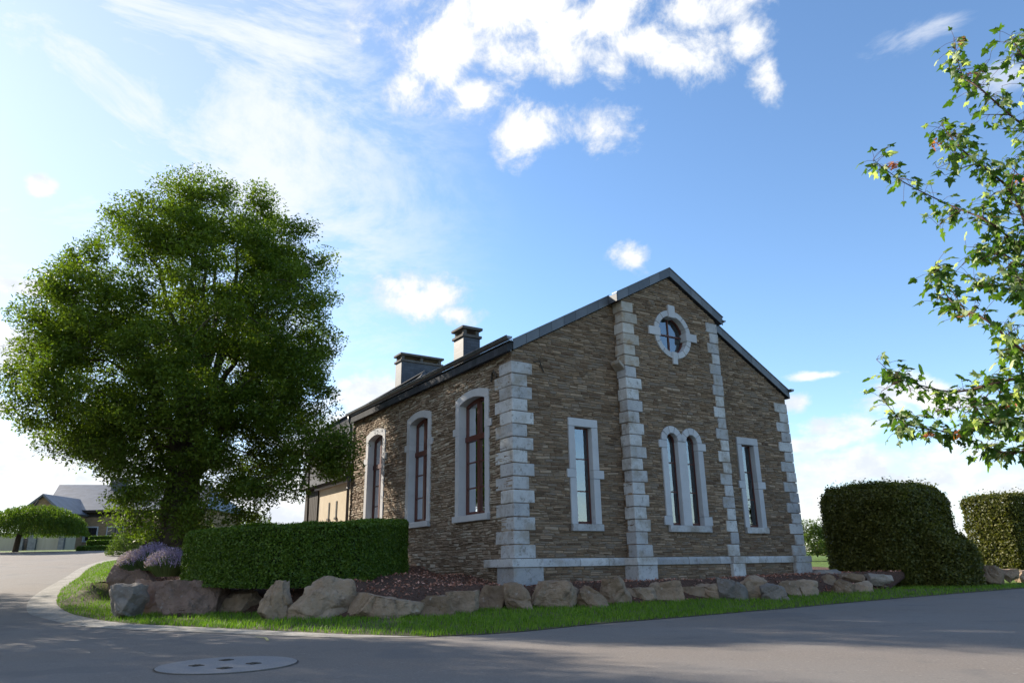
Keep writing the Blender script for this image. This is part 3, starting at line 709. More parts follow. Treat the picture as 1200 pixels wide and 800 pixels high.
def double():
    pl = PC; s = MB(); O0, O1 = -.30, .05; m0, m1 = dop[0][1], dop[1][0]
    for (a, b, sg) in ((D0, dop[0][0], -1), (dop[1][1], D1, 1)):
        e0, e1 = (a-.09, b) if sg < 0 else (a, b+.12)
        pbox(s, pl, e0, e1, DZ0, 2.10, O0, O1+.006); pbox(s, pl, a, b, 2.105, 3.86, O0, O1); pbox(s, pl, e0, e1, 3.865, DSP-.003, O0, O1+.006)
    pbox(s, pl, m0, m1, DZ0, DSP-.003, O0, O1-.02)
    for a, b in dop: ring(s, pl, (a+b)/2, DSP, .21, .40, 0, math.pi, 5, O0, O1)
    w = s.build('window', M_limeS, bld, bevel=.008, label='twin round-arched lancet window in the central bay')
    l = MB(); pbox(l, pl, D0+.06, D1+.04, DZ0-.17, DZ0-.003, -.3, .09); l.build('sill', M_lime, w, bevel=.008, jit=.003)
    f = MB(); o = -.13
    for a, b in dop:
        bars(f, pl, a-.01, a+.028, DZ0, DSP, o); bars(f, pl, b-.028, b+.01, DZ0, DSP, o); bars(f, pl, a, b, DZ0, DZ0+.07, o)
        ring(f, pl, (a+b)/2, DSP, .17, .215, 0, math.pi, 6, o-.025, o+.025, 0)
        for t in (.36, .68): z = DZ0+(DSP+.2-DZ0)*t; bars(f, pl, a+.04, b-.04, z-.015, z+.015, o+.002)
    f.build('frame', M_wood, w)
    for a, b in dop:
        pane(w, pl, lancet(a+.01, b-.01, DZ0+.02, DSP), o); curtain(w, pl, a, b, DZ0-.1, DSP+.3, 0.05, -.20)
double()
def rose():
    pl = PC; s = MB(); ring(s, pl, RC, RZ, .55, RR, 0, 2*math.pi, 14, -.28, .05)
    pbox(s, pl, RC-.13, RC+.13, RZ+.50, RZ+.87, -.28, .07); pbox(s, pl, RC-.09, RC+.09, RZ-.88, RZ-.52, -.28, .07)
    pbox(s, pl, RC-.93, RC-.50, RZ-.12, RZ+.12, -.28, .07); pbox(s, pl, RC+.50, RC+.93, RZ-.12, RZ+.12, -.28, .07)
    w = s.build('window', M_limeS, bld, bevel=.008, label='round window in a ring of limestone under the gable peak')
    f = MB(); ring(f, pl, RC, RZ, .515, .555, 0, 2*math.pi, 12, -.19, -.13, 0); bars(f, pl, RC-.02, RC+.02, RZ-.49, RZ+.49, -.155); bars(f, pl, RC-.49, RC+.49, RZ-.02, RZ+.02, -.15)
    f.build('frame', M_wood, w); pane(w, pl, circ(RC, RZ, .53), -.165)
    c = MB(); c.add([pl(a, z, -.20) for a, z in circ(RC, RZ, .545)], [tuple(range(28))]); c.build('blind', M_curtain, w)
rose()
def tall(a, b, lab):
    pl = PS; s = MB(); O0, O1 = -.33, .04; ia, ib = a+.20, b-.20; e0, e1 = 4.28, 4.47
    for (p, q_, ep, eq) in ((a, ia, a-.13, ia), (ib, b, ib, b+.13)):
        pbox(s, pl, p, q_, SZ0, e0-.004, O0, O1); pbox(s, pl, ep, eq, e0, e1, O0, O1+.006); pbox(s, pl, p, q_, e1+.004, SOS, O0, O1)
    n = 12; vs = []
    for i in range(n+1):
        x = a+(b-a)*i/n; xi = ia+(ib-ia)*i/n
        zo = arch_z(x, a, b, SZS, SZP); zi = arch_z(xi, ia, ib, SOS, SOC)
        vs += [pl(x, zo, O1+.004), pl(xi, zi, O1+.004), pl(x, zo, O0), pl(xi, zi, O0)]
    fs = []
    for i in range(n):
        k = i*4; fs += [(k, k+4, k+5, k+1), (k+1, k+5, k+7, k+3), (k, k+2, k+6, k+4)]
    s.add(vs, fs, .5)
    s.add([pl(a, SOS+.003, O1+.003), pl(ia, SOS+.003, O1+.003), pl(a, SZS, O1+.003), pl(a, SOS+.003, O0), pl(a, SZS, O0)], [(0, 1, 2), (0, 2, 4, 3)], .5)
    s.add([pl(b, SOS+.003, O1+.003), pl(ib, SOS+.003, O1+.003), pl(b, SZS, O1+.003), pl(b, SOS+.003, O0), pl(b, SZS, O0)], [(0, 1, 2), (0, 2, 4, 3)], .5)
    w = s.build('window', M_limeS, bld, label=lab)
    l = MB(); pbox(l, pl, a-.02, b+.02, SZ0-.16, SZ0-.003, -.33, .12); l.build('sill', M_limeS, w, bevel=.008)
    f = MB(); o = -.22; e = .06; tr = 4.16
    bars(f, pl, ia-.01, ia+e, SZ0, SOS, o, d=.07); bars(f, pl, ib-e, ib+.01, SZ0, SOS, o, d=.07); bars(f, pl, ia, ib, SZ0, SZ0+.10, o, d=.07)
    bars(f, pl, ia, ib, tr-.07, tr+.07, o+.004, d=.12)
    m = (ia+ib)/2; bars(f, pl, m-.055, m+.055, SZ0, SOC-.03, o+.006, d=.09)
    for i in range(8):
        x0 = ia+(ib-ia)*i/8; x1 = ia+(ib-ia)*(i+1)/8; z0 = arch_z(x0, ia, ib, SOS, SOC); z1 = arch_z(x1, ia, ib, SOS, SOC)
        f.add([pl(x, z, oo) for oo in (o-.035, o+.035) for x, z in ((x0, z0-.09), (x1, z1-.09), (x1, z1+.01), (x0, z0+.01))], [(0, 1, 2, 3), (7, 6, 5, 4), (0, 1, 5, 4), (3, 2, 6, 7)])
    for z in (3.53, 2.87): bars(f, pl, ia+e, ib-e, z-.016, z+.016, o+.002, d=.04)
    f.build('frame', M_wood, w)
    pane(w, pl, seg_hole(ia+.02, ib-.02, SZ0+.03, SOS, SOC-.02), o)
    curtain(w, pl, ia, ib, SZ0-.1, SOC+.1, .14, -.28)
tall(*SWIN[0], 'tall segment-arched window nearest the corner'); tall(*SWIN[1], 'middle tall segment-arched window of the long side'); tall(*SWIN[2], 'tall segment-arched window nearest the drainpipe')

# floor/back inside so the rooms are closed boxes
inr = MB(); inr.box(.34, WW-.3, .34, LL-.3, .4, 5.9); inr.build('interior_wall', M_dark, bld)
inr2 = MB(); inr2.box(AA+.6, WW-AA-.6, -.02+.40, 1.5, 5.91, 8.0); 

# roof
T0 = .045
def roofz(u): return zroof(u)+T0
rf = MB()
def slab(u0, u1, y0, y1, th=.2):
    z0, z1 = roofz(u0) if u0 >= 0 else ZE+T0+SL*u0, roofz(u1) if u1 <= WW else ZE+T0+SL*(WW-u1)
    rf.add([V3((u0, y0, z0)), V3((u1, y0, z1)), V3((u1, y1, z1)), V3((u0, y1, z0)), V3((u0, y0, z0+th)), V3((u1, y0, z1+th)), V3((u1, y1, z1+th)), V3((u0, y1, z0+th))],
           [(3, 2, 1, 0), (4, 5, 6, 7), (0, 1, 5, 4), (1, 2, 6, 5), (2, 3, 7, 6), (3, 0, 4, 7)])
slab(-.18, RC, -.08, LL+.1); slab(RC, WW+.18, -.08, LL+.1)
slab(AA-.22, RC, -DD-.09, -.085); slab(RC, WW-AA+.22, -DD-.09, -.085)
roof = rf.build('roof', M_slateR, bld)
vg = MB()
def verge(u0, u1, y, th=.235, step=.42):
    L_ = abs(u1-u0)*math.hypot(1, SL); n = int(L_/step); 
    for i in range(n):
        a = u0+(u1-u0)*i/n; b = u0+(u1-u0)*(i+1)/n; g = .004*(1 if u1 > u0 else -1); a += g; b -= g
        za = ZE+SL*(a if a <= RC else WW-a)+T0; zb = ZE+SL*(b if b <= RC else WW-b)+T0; k = random.uniform(-.004, .004)
        vg.add([V3((a, y-.02+k, za-.02)), V3((b, y-.02, zb-.02)), V3((b, y-.02, zb+th)), V3((a, y-.02+k, za+th)), V3((a, y, za-.02)), V3((b, y, zb-.02)), V3((b, y, zb+th)), V3((a, y, za+th))],
               [(0, 1, 2, 3), (7, 6, 5, 4), (0, 4, 5, 1), (1, 5, 6, 2), (2, 6, 7, 3), (3, 7, 4, 0)])
for va in ((-.02, AA-.2, -.085), (WW+.12, WW-AA+.2, -.085), (AA-.24, RC, -DD-.095), (WW-AA+.24, RC, -DD-.095)):
    vg = MB(); verge(*va); vg.build('verge_slates', M_slate, roof)
for (ua, ub, y) in ((-.1, AA-.2, -.125), (WW+.2, WW-AA+.2, -.125), (AA-.26, RC, -DD-.135), (WW-AA+.26, RC, -DD-.135)):
    za, zb = ZE+SL*(ua if ua < RC else WW-ua)+T0+.235, ZE+SL*(ub if ub <= RC else WW-ub)+T0+.235
    cap_ = MB(); cap_.add([V3((ua, y, za)), V3((ub, y, zb)), V3((ub, y+.2, zb)), V3((ua, y+.2, za)), V3((ua, y, za+.022)), V3((ub, y, zb+.022)), V3((ub, y+.2, zb+.022)), V3((ua, y+.2, za+.022))],
             [(3, 2, 1, 0), (4, 5, 6, 7), (0, 1, 5, 4), (1, 2, 6, 5), (2, 3, 7, 6), (3, 0, 4, 7)])
    cap_.build('verge_capping', M_zinc, roof)
# pale end block where the central roof steps forward
e = MB(); z = zroof(AA-.24)+T0
e.add([V3((AA-.26, -DD-.12, z-.02)), V3((AA-.26, -.09, z-.02)), V3((AA-.26, -.09, z+.2)), V3((AA-.26, -DD-.12, z+.2)), V3((AA-.22, -DD-.12, z)), V3((AA-.22, -.09, z)), V3((AA-.22, -.09, z+.2)), V3((AA-.22, -DD-.12, z+.2))],
      [(0, 1, 2, 3), (7, 6, 5, 4), (0, 4, 5, 1), (1, 5, 6, 2), (2, 6, 7, 3), (3, 7, 4, 0)])
e.build('fascia_end', M_slateC, roof)
ef = MB(); v = -.08
while v < LL:
    w_ = .42; ef.box(-.085+random.uniform(-.003, .003), -.055, v+.004, min(LL, v+w_)-.004, ZE-.03, ZE+.18); v += w_
ef.build('eaves_slates', M_slate, roof)
gt = MB()
n = 8; prof = [(-.20+.085*math.cos(math.pi+math.pi*i/n), ZE+.30+.085*math.sin(math.pi+math.pi*i/n)) for i in range(n+1)]
prof_i = [(-.20+.075*math.cos(2*math.pi-math.pi*i/n), ZE+.30+.075*math.sin(2*math.pi-math.pi*i/n)) for i in range(n+1)]
pf = prof+prof_i; m_ = len(pf)
gt.add([V3((x, y, z)) for y in (-.22, LL+.15) for x, z in pf], [(i, (i+1) % m_, m_+(i+1) % m_, m_+i) for i in range(m_)])
gt.tube([V3((-.285, -.22, ZE+.305)), V3((-.285, LL+.15, ZE+.305))], .014, 6)
gt.box(-.19, -.05, -.2, LL+.1, ZE+.19, ZE+.205)
for y in (-.22, LL+.15): gt.add([V3((x, y, z)) for x, z in prof], [tuple(range(n+1))])
gt.build('gutter', M_zinc, bld)
gr = MB(); gr.add([V3((WW+.2+.085*math.cos(math.pi+math.pi*i/n), y, ZE+.24+.085*math.sin(math.pi+math.pi*i/n))) for y in (-.2, LL) for i in range(n+1)], [(i, i+1, n+2+i, n+1+i) for i in range(n)]+[tuple(range(n+1))])
gr.build('gutter', M_zinc, bld)
gr = MB()
for u in (WW-AA+.28,): gr.add([V3((u+.06*math.cos(math.pi+math.pi*i/n), y, zroof(u)+.20+.06*math.sin(math.pi+math.pi*i/n))) for y in (-DD-.15, -.1) for i in range(n+1)], [(i, i+1, n+2+i, n+1+i) for i in range(n)]+[tuple(range(n+1))])
gr.build('gutter', M_zinc, bld)
dp = MB(); dp.tube([V3((-.20, LL-.02, ZE+.22)), V3((-.18, LL-.02, ZE+.05)), V3((-.10, LL-.02, ZE-.15)), V3((-.09, LL-.02, 1.0))], .05, 10)
for z in (5.2, 3.6, 2.0): dp.tube([V3((-.09, LL-.02, z)), V3((-.09, LL-.02, z+.05))], .062, 10)
dp.build('drainpipe', M_zinc, bld, smooth=True)
# iron anchors on the corner
an = MB(); an.tube([PS(.62, 5.45, .06), PS(.72, 5.62, .09), PS(.84, 5.56, .06), PS(.9, 5.38, .05)], .025, 6); an.build('wall_anchor', M_iron, bld); an = MB(); an.tube([PF(.62, 5.76, .05), PF(.78, 5.80, .09), PF(.84, 5.66, .06), PF(.92, 5.55, .04)], .02, 6)
an.build('wall_anchor', M_iron, bld)
# chimneys
def chimney(u0, u1, v0, v1, zb, zt_, lab, npil):
    h = zt_-.36
    b = MB(); b.box(u0, u1, v0, v1, zb, h); c = b.build('chimney', M_slateC, bld, bevel=.01, label=lab)
    k = MB(); k.box(u0-.05, u1+.05, v0-.05, v1+.05, h, h+.09)
    for i in range(npil):
        x = u0+.02+(u1-u0-.16)*i/(npil-1)
        for y in (v0+.02, v1-.14): k.box(x, x+.12, y, y+.12, h+.09, zt_-.09)
    k.box(u0-.07, u1+.07, v0-.07, v1+.07, zt_-.09, zt_)
    k.build('chimney_cap', M_concrete, c, bevel=.012)
chimney(1.50, 2.12, 5.13, 5.78, 6.4, 8.36, 'small square slate-hung chimney with pillared cap near the gable', 2)
# annex wing
ax = MB(); x0 = .02
ax.add([V3((x0, LL+.02, .5)), V3((x0, 14.0, .5)), V3((x0, 14.0, 4.0)), V3((x0, LL+.02, 4.0))], [(0, 1, 2, 3)])
ax.box(x0+.01, 5.8, LL+.02, 15.6, .5, 3.95)
ax.build('annex_wall', M_render, bld, label='cream rendered wall of the low rear wing')
for v in (11.95, 12.75):
    sl_ = MB(); sl_.box(x0-.02, x0+.004, v-.06, v+.06, 2.72, 3.30); sw = sl_.build('slit_window', M_dark, bld)
    sl_ = MB(); sl_.box(x0-.06, x0+.004, v-.10, v+.10, 2.64, 2.715); sl_.build('slit_sill', M_concrete, sw)
tb = MB()
for i in range(8): tb.box(x0-.05, x0-.01, 14.02+i*.2, 14.2+i*.2, .8, 4.0)
tb.build('timber_cladding', M_timber, bld, bevel=.004)
eb = MB(); eb.box(-.12, x0+.05, LL+.02, 14.2, 3.86, 4.02); eb.build('annex_eaves', M_limeS, bld)
ar = MB(); pA, pB, pC, pD = V3((-.3, LL+.02, 4.0)), V3((-.3, 15.7, 4.0)), V3((.5, 16.0, 6.6)), V3((2.8, LL+.02, 8.3))
ar.prism([pA, pB, pC, pD], V3((.12, 0, -.08)))
ar.prism([pD, pC, V3((5.9, 15.7, 4.0)), V3((5.9, LL+.02, 4.0))], V3((-.1, 0, -.1)))
ar.prism([pB, V3((5.9, 15.7, 4.0)), pC], V3((0, -.1, 0)))
ar.build('annex_roof', M_slateR, bld)
av = MB(); av.prism([V3((-.3, LL+.01, 4.0)), V3((2.8, LL+.01, 8.3)), V3((5.9, LL+.01, 4.0))], V3((0, .03, 0))); av.build('annex_gable', M_slate, bld)
chimney(2.44, 4.29, 12.0, 12.6, 6.0, 9.34, 'wide slate-hung chimney with a flat slab on the rear wing', 3)

# ------------------------------------------------------------------ boulders
def boulder(name, c, dims, rz, seed, m, label):
    r = random.Random(seed); me = bpy.data.meshes.new(name); bm = bmesh.new(); bmesh.ops.create_icosphere(bm, subdivisions=5, radius=1)
    planes = []
    for i in range(11):
        n_ = Vector((r.gauss(0, 1), r.gauss(0, 1), r.gauss(0, .8))).normalized(); planes.append((n_, r.uniform(.46, .74)))
    planes += [(Vector((0, 0, 1)), r.uniform(.62, .82)), (Vector((0, -1, r.uniform(-.1, .25))).normalized(), r.uniform(.5, .66)), (Vector((1, 0, r.uniform(-.2, .2))).normalized(), .72), (Vector((-1, 0, r.uniform(-.2, .2))).normalized(), .72)]
    for v in bm.verts:
        p = v.co.copy()
        p = Vector([math.copysign(abs(a)**.75, a) for a in p])
        for n_, d in planes:
            k = p.dot(n_)-d
            if k > 0: p -= n_*k*.97
        v.co = p
    xs = [v.co.x for v in bm.verts]; ys = [v.co.y for v in bm.verts]; zs = [v.co.z for v in bm.verts]
    for v in bm.verts:
        q_ = v.co
        q_ = Vector(((q_.x-min(xs))/(max(xs)-min(xs))-.5, (q_.y-min(ys))/(max(ys)-min(ys))-.5, (q_.z-min(zs))/(max(zs)-min(zs))))
        q_ = Vector((q_.x*dims[0], q_.y*dims[1], (q_.z*1.38-.38)*dims[2]))
        s0 = Vector((seed*3.1, seed*1.7, 0))
        a = noise.fractal(q_*2.6+s0, .8, 2.2, 6)*.075*min(dims)**.5
        tl = Matrix.Rotation(seed*1.3, 3, 'Y') @ q_; rid = (1-abs(noise.noise(Vector((tl.x*1.7, tl.y*1.7, tl.z*4.2))+s0)))**8*.05*min(1, dims[2]*1.6)
        d = q_-Vector((0, 0, dims[2]*.45)); d.normalize()
        v.co = q_+d*(a-rid)
    bm.to_mesh(me); bm.free(); me.materials.append(m)
    at_ = me.attributes.new('rnd', 'FLOAT', 'POINT'); at_.data.foreach_set('value', [r.random()]*len(me.vertices))
    me.polygons.foreach_set('use_smooth', [True]*len(me.polygons))
    o = bpy.data.objects.new(name, me); COL.objects.link(o); o.location = c; o.rotation_euler = (0, 0, rz)
    try: me.set_sharp_from_angle(angle=math.radians(28))
    except Exception: pass
    return tag(o, label, 'boulder', 'boulders edging the raised bed')
ROCKS = [ # px0, px1, ytop, ybase, depth Y, material, label
 (128, 174, 659, 686, 18.4, 'P', 'low purplish boulder on the mound just below the lavender'),
 (124, 164, 679, 713, 16.6, 'G', 'grey wedge boulder at the rounded end of the bed facing the bend'),
 (154, 200, 679, 718, 15.2, 'P', 'steep purplish boulder leaning beside the grey wedge boulder at the bend'),
 (186, 254, 678, 723, 13.9, 'P', 'broad flat-faced purplish boulder below the left end of the clipped hedge'),
 (254, 306, 690, 721, 12.9, 'N', 'low oblong boulder between the broad purplish one and the upright block'),
 (303, 341, 678, 727, 12.1, 'N', 'upright squarish block boulder under the middle of the clipped hedge'),
 (340, 411, 675, 727, 11.7, 'N', 'largest boulder with a sloping pale crest in front of the clipped hedge'),
 (404, 488, 691, 727, 11.8, 'N', 'long low boulder in front of the open mulch right of the hedge'),
 (483, 530, 697, 725, 12.1, 'B', 'small reddish double-humped boulder right of the long low one'),
 (522, 558, 690, 721, 12.6, 'N', 'small boxy boulder with a tan top on the mulch slope'),
 (558, 592, 684, 717, 12.9, 'B', 'jagged brown boulder left of the building corner base'),
 (592, 622, 682, 717, 13.1, 'B', 'narrow upright brown boulder right below the near corner quoins'),
 (620, 678, 679, 715, 13.5, 'B', 'wide rounded tan-topped boulder right of the corner quoins'),
 (676, 710, 684, 714, 13.9, 'N', 'squat boulder with a flat tan top before the pale string course'),
 (706, 738, 676, 711, 14.2, 'N', 'pointed boulder with a pale peak left of the central bay'),
 (735, 768, 687, 709, 14.5, 'N', 'low dark boulder at the foot of the left central quoins'),
 (759, 798, 679, 708, 14.8, 'N', 'rounded grey-brown boulder under the left half of the central bay'),
 (796, 832, 686, 706, 15.2, 'B', 'low sloping boulder below the twin lancet window'),
 (823, 853, 682, 704, 15.5, 'B', 'small tan-capped block boulder right of the sloping one'),
 (846, 878, 675, 704, 15.8, 'G', 'slanted grey slab boulder in front of the right central quoins'),
 (865, 898, 674, 703, 16.0, 'N', 'tall streaked slab boulder beside the slanted grey slab'),
 (895, 923, 681, 703, 16.4, 'G', 'bluish grey boulder below the right narrow window'),
 (912, 942, 679, 701, 16.8, 'B', 'brown boulder between the bluish grey one and the far corner'),
 (936, 959, 679, 700, 17.1, 'B', 'small reddish brown boulder at the foot of the far corner quoins'),
 (953, 983, 670, 697, 17.4, 'N', 'tall squared boulder just right of the far corner'),
 (979, 1004, 677, 695, 17.8, 'B', 'small boulder between the tall squared one and the dark hedge'),
 (1001, 1026, 679, 694, 18.1, 'N', 'low boulder at the left foot of the dark hedge'),
 (1020, 1047, 681, 692, 18.6, 'N', 'flat last boulder of the row tucked under the dark hedge'),
 (952, 990, 666, 676, 20.5, 'G', 'flat grey boulder lying on the grass behind the row'),
 (984, 1012, 669, 679, 20.0, 'B', 'low brown boulder behind the row near the dark hedge'),
 (1020, 1044, 670, 682, 19.9, 'G', 'grey boulder half under the left side of the dark hedge'),
 (1140, 1154, 667, 679, 22.0, 'N', 'small boulder in the gap between the two right-hand hedges'),
 (1152, 1181, 661, 681, 22.3, 'N', 'pyramid-shaped boulder in front of the sunlit hedge'),
 (1175, 1194, 665, 678, 22.8, 'B', 'small boulder right of the pyramid-shaped one by the sunlit hedge'),
 (1193, 1212, 667, 679, 23.0, 'N', 'boulder cut off by the photo edge below the sunlit hedge'),
]
for i, (x0, x1, y0, y1, D, m, lab) in enumerate(ROCKS):
    zb_ = {0: .62, 1: .24, 2: .12}.get(i, .06 if i < 18 else .09 if i < 25 else .15)
    if 0 < i < 28: D = atz((x0+x1)/2, y1, zb_).y
    if i == 0: D = 18.0
    if i == 1: y0 += 5; x0 += 3; x1 -= 3
    a = at(x0, (y0+y1)/2, D); b = at(x1, (y0+y1)/2, D); top = at((x0+x1)/2, y0, D); bot = at((x0+x1)/2, y1, D)
    w = (b-a).length; h = top.z-bot.z
    boulder('boulder', ((a.x+b.x)/2, D+.33*w, bot.z-.02), (w*1.17, max(w*.70, .5), h*1.0), random.Random(i).uniform(-.15, .15), i+1, {'P': M_rockP, 'G': M_rockG, 'N': M_rock, 'B': M_rock}[m], lab)

# ------------------------------------------------------------------ concrete disc in the road
c = gp(267, 779); rad = .5*(gp(341, 779)-gp(193, 779)).length
mc = empty('manhole_cover', c+Vector((0, 0, .004)), .1, 'round concrete disc with four small iron plates set in the road', 'manhole cover')
d = MB(); n = 48; d.add([V3((rad*math.cos(2*math.pi*i/n), rad*math.sin(2*math.pi*i/n), zz)) for zz in (-.02, .008) for i in range(n)], [tuple(range(n, 2*n))]+[(i, (i+1) % n, n+(i+1) % n, n+i) for i in range(n)])
d.build('disc', M_disc, mc)
rg = MB(); rg.add([V3((rr*math.cos(2*math.pi*i/n), rr*math.sin(2*math.pi*i/n), .0045)) for rr in (rad, rad+.015) for i in range(n)], [(i, (i+1) % n, n+(i+1) % n, n+i) for i in range(n)]); rg.build('joint', M_iron, mc)
for (px, py) in ((265, 774.5), (297, 778.5), (263, 784), (230, 781)):
    p = gp(px, py)-c; p = Matrix.Rotation(-.1, 3, 'Z') @ p; s = .058
    k = MB(); k.box(p.x-s, p.x+s, p.y-s, p.y+s, .009, .014, T=lambda v, p=p: V3((*( (Matrix.Rotation(.78, 2) @ (v.xy-p.xy))+p.xy), v.z)))
    for dx in (-.02, .02): k.box(p.x+dx-.008, p.x+dx+.008, p.y-.04, p.y+.04, .014, .018)
    k.build('inspection_plate', M_iron, mc)
ym = MB()
for (a, b) in (((299, 746.5), (311, 747.5)), ((311, 747.5), (314, 751))):
    p, q_ = gp(*a), gp(*b); t = (q_-p).normalized(); s = V3((-t.y, t.x, 0))*.018; ym.add([p+s+V3((0, 0, .012)), p-s+V3((0, 0, .012)), q_-s+V3((0, 0, .012)), q_+s+V3((0, 0, .012))], [(0, 1, 2, 3)])
ym.build('paint_mark', M_yellow, kind='structure')

# ------------------------------------------------------------------ hedges
def hedge(name, path, w, zb, ztop, n, m, leaf, label, cat, group=None, round_=.12, rough=.03, seed=1, nb=0.35, segs=None, tip=0.):
    """clipped hedge along a plan path [(x,y)]; zb, ztop functions of t"""
    r = np.random.RandomState(seed); root = empty(name, (path[len(path)//2][0], path[len(path)//2][1], float(zb(.5))), 0, label, cat, group); off = np.array(root.location)
    P = np.array(path, float); sg = np.linalg.norm(np.diff(P, axis=0), axis=1); cum = np.concatenate([[0], np.cumsum(sg)]); Lt = cum[-1]
    def cen(t):
        s = t*Lt; return np.stack([np.interp(s, cum, P[:, 0]), np.interp(s, cum, P[:, 1])], -1)
    def tan(t):
        a = cen(np.clip(t+.01, 0, 1))-cen(np.clip(t-.01, 0, 1)); return a/np.linalg.norm(a, axis=1)[:, None]
    hh = float(ztop(.5)-zb(.5)); areas = np.array([Lt*hh, Lt*hh, Lt*w, w*hh, w*hh]); pr = areas/areas.sum()
    def surf(n, shrink=0.):
        k = r.choice(5, n, p=pr); a, b = r.uniform(0, 1, n), r.uniform(0, 1, n)
        t = np.where(k < 3, a, np.where(k == 3, 0., 1.)); lat = np.where(k == 0, -1., np.where(k == 1, 1., np.where(k == 2, b*2-1, a*2-1))); z = np.where(k == 2, 1., b)
        tg = tan(t); nr = np.stack([tg[:, 1], -tg[:, 0]], -1)  # lateral, k==1 side
        N = np.zeros((n, 3)); N[:, :2] = nr*np.where(k == 0, -1., np.where(k == 1, 1., 0.))[:, None]+tg*np.where(k == 3, -1., np.where(k == 4, 1., 0.))[:, None]; N[:, 2] = (k == 2)
        # rounding of the box edges
        zz = z*hh; e = np.minimum(1-np.abs(lat), 2)*w/2; et = np.minimum(t, 1-t)*Lt
        ri = round_
        dl = np.clip(ri-e, 0, ri); dz = np.clip(ri-(hh-zz), 0, ri); dt = np.clip(ri-et, 0, ri)
        q = np.sqrt(dl**2+dz**2+dt**2); sc = np.where(q > ri, ri/np.maximum(q, 1e-6), 1.)
        zz = zz-dz*(1-sc); latm = np.sign(lat)*(w/2-e-dl*(1-sc)); tm = np.where(t < .5, 1, -1)*dt*(1-sc)
        C = cen(t)+tg*tm[:, None]+nr*latm[:, None]
        zb_, zt_ = zb(t), ztop(t)
        X = np.column_stack([C, zb_+zz*(zt_-zb_)/hh])
        return X-N*shrink, N
    X, N = surf(n)
    bumpn = vnoise(X[:, 0]+X[:, 2]*.7, X[:, 1]+X[:, 2]*1.3, 1.6, seed)
    X = X+N*(bumpn*rough*2+r.normal(0, rough, n))[:, None]-N*(np.abs(r.normal(0, .03, n)))[:, None]
    if tip: # stray shoots standing proud of the clipping
        k = r.uniform(0, 1, n) < .03; X[k] += N[k]*r.uniform(0, tip, k.sum())[:, None]+np.array([0, 0, 1])*r.uniform(0, tip*.6, k.sum())[:, None]
    V, Fc, q = leaf_cloud(X-off, leaf, leaf*.62, r, up=.35, nrm=N, nw=nb)
    np_mesh('foliage', V, Fc, m, rnd=q, parent=root)
    # inner twiggy mass
    K = MB(); ns = 24; sh = .09 if round_ < .15 else .30
    ts = np.linspace(sh/Lt, 1-sh/Lt, ns); C = cen(ts); tg = tan(ts); nr = np.stack([tg[:, 1], -tg[:, 0]], -1); vs = []
    for i, t in enumerate(ts):
        b_, t_ = float(zb(t)), float(ztop(t))-sh; c1 = round_*.9
        for lt, z in ((-w/2+sh, b_), (w/2-sh, b_), (w/2-sh, t_-c1), (w/2-sh-c1, t_), (-w/2+sh+c1, t_), (-w/2+sh, t_-c1)):
            vs.append(V3((C[i, 0]+nr[i, 0]*lt-off[0], C[i, 1]+nr[i, 1]*lt-off[1], z-off[2])))
    K.add(vs, [(i*6+j, i*6+(j+1) % 6, (i+1)*6+(j+1) % 6, (i+1)*6+j) for i in range(ns-1) for j in range(6)]+[tuple(range(6)), tuple(range((ns-1)*6, ns*6))])
    K.build('twigs', M_core, root); return root
lin = lambda a, b: (lambda t: a+(b-a)*np.asarray(t, float))
hp = [at(241, 655, 16.5), at(268, 655, 15.75), at(330, 655, 15.35), at(400, 655, 15.9), at(436, 655, 17.2), at(455, 655, 18.6)]
hp = smooth_curve([V3((p.x, p.y, 0)) for p in hp], .3)
hedge('clipped_hedge', [(p.x, p.y) for p in hp], 1.0, lambda t: np.interp(t, [0, .4, 1], [.66, .58, .80]), lambda t: np.interp(t, [0, .5, 1], [1.74, 1.83, 2.08]), 150000, M_box, .055,
      'low clipped box hedge curving along the bed in front of the side wall', 'hedge', round_=.10, rough=.02, seed=3)
h1 = [(10.45, 22.6), (12.9, 24.4)]
hedge('beech_hedge', [(10.15, 22.3), (11.4, 22.9), (12.7, 23.7)], 2.8, lin(.15, .25), lin(3.14, 3.04), 130000, M_beech, .085, 'big dark bulging hedge beside the far corner of the stone building', 'hedge', 'tall hedges right of the building', round_=.6, rough=.05, seed=4, tip=.15, nb=.3)
hedge('beech_hedge', [(11.3, 21.7), (13.2, 22.3)], 1.6, lin(.15, .2), lin(2.0, 1.4), 36000, M_beech, .085, 'lower shaggy shoulder of hedge at the right foot of the big dark one', 'hedge', 'tall hedges right of the building', round_=.6, rough=.07, seed=5, tip=.14, nb=.3)
hedge('beech_hedge', [(17.5, 27.6), (22.5, 29.5), (28, 31.5)], 2.0, lin(.3, .5), lin(3.15, 3.2), 90000, M_beech, .10, 'sunlit square-topped hedge at the right edge behind the small boulders', 'hedge', 'tall hedges right of the building', round_=.2, rough=.04, seed=6, tip=.18, nb=.3)

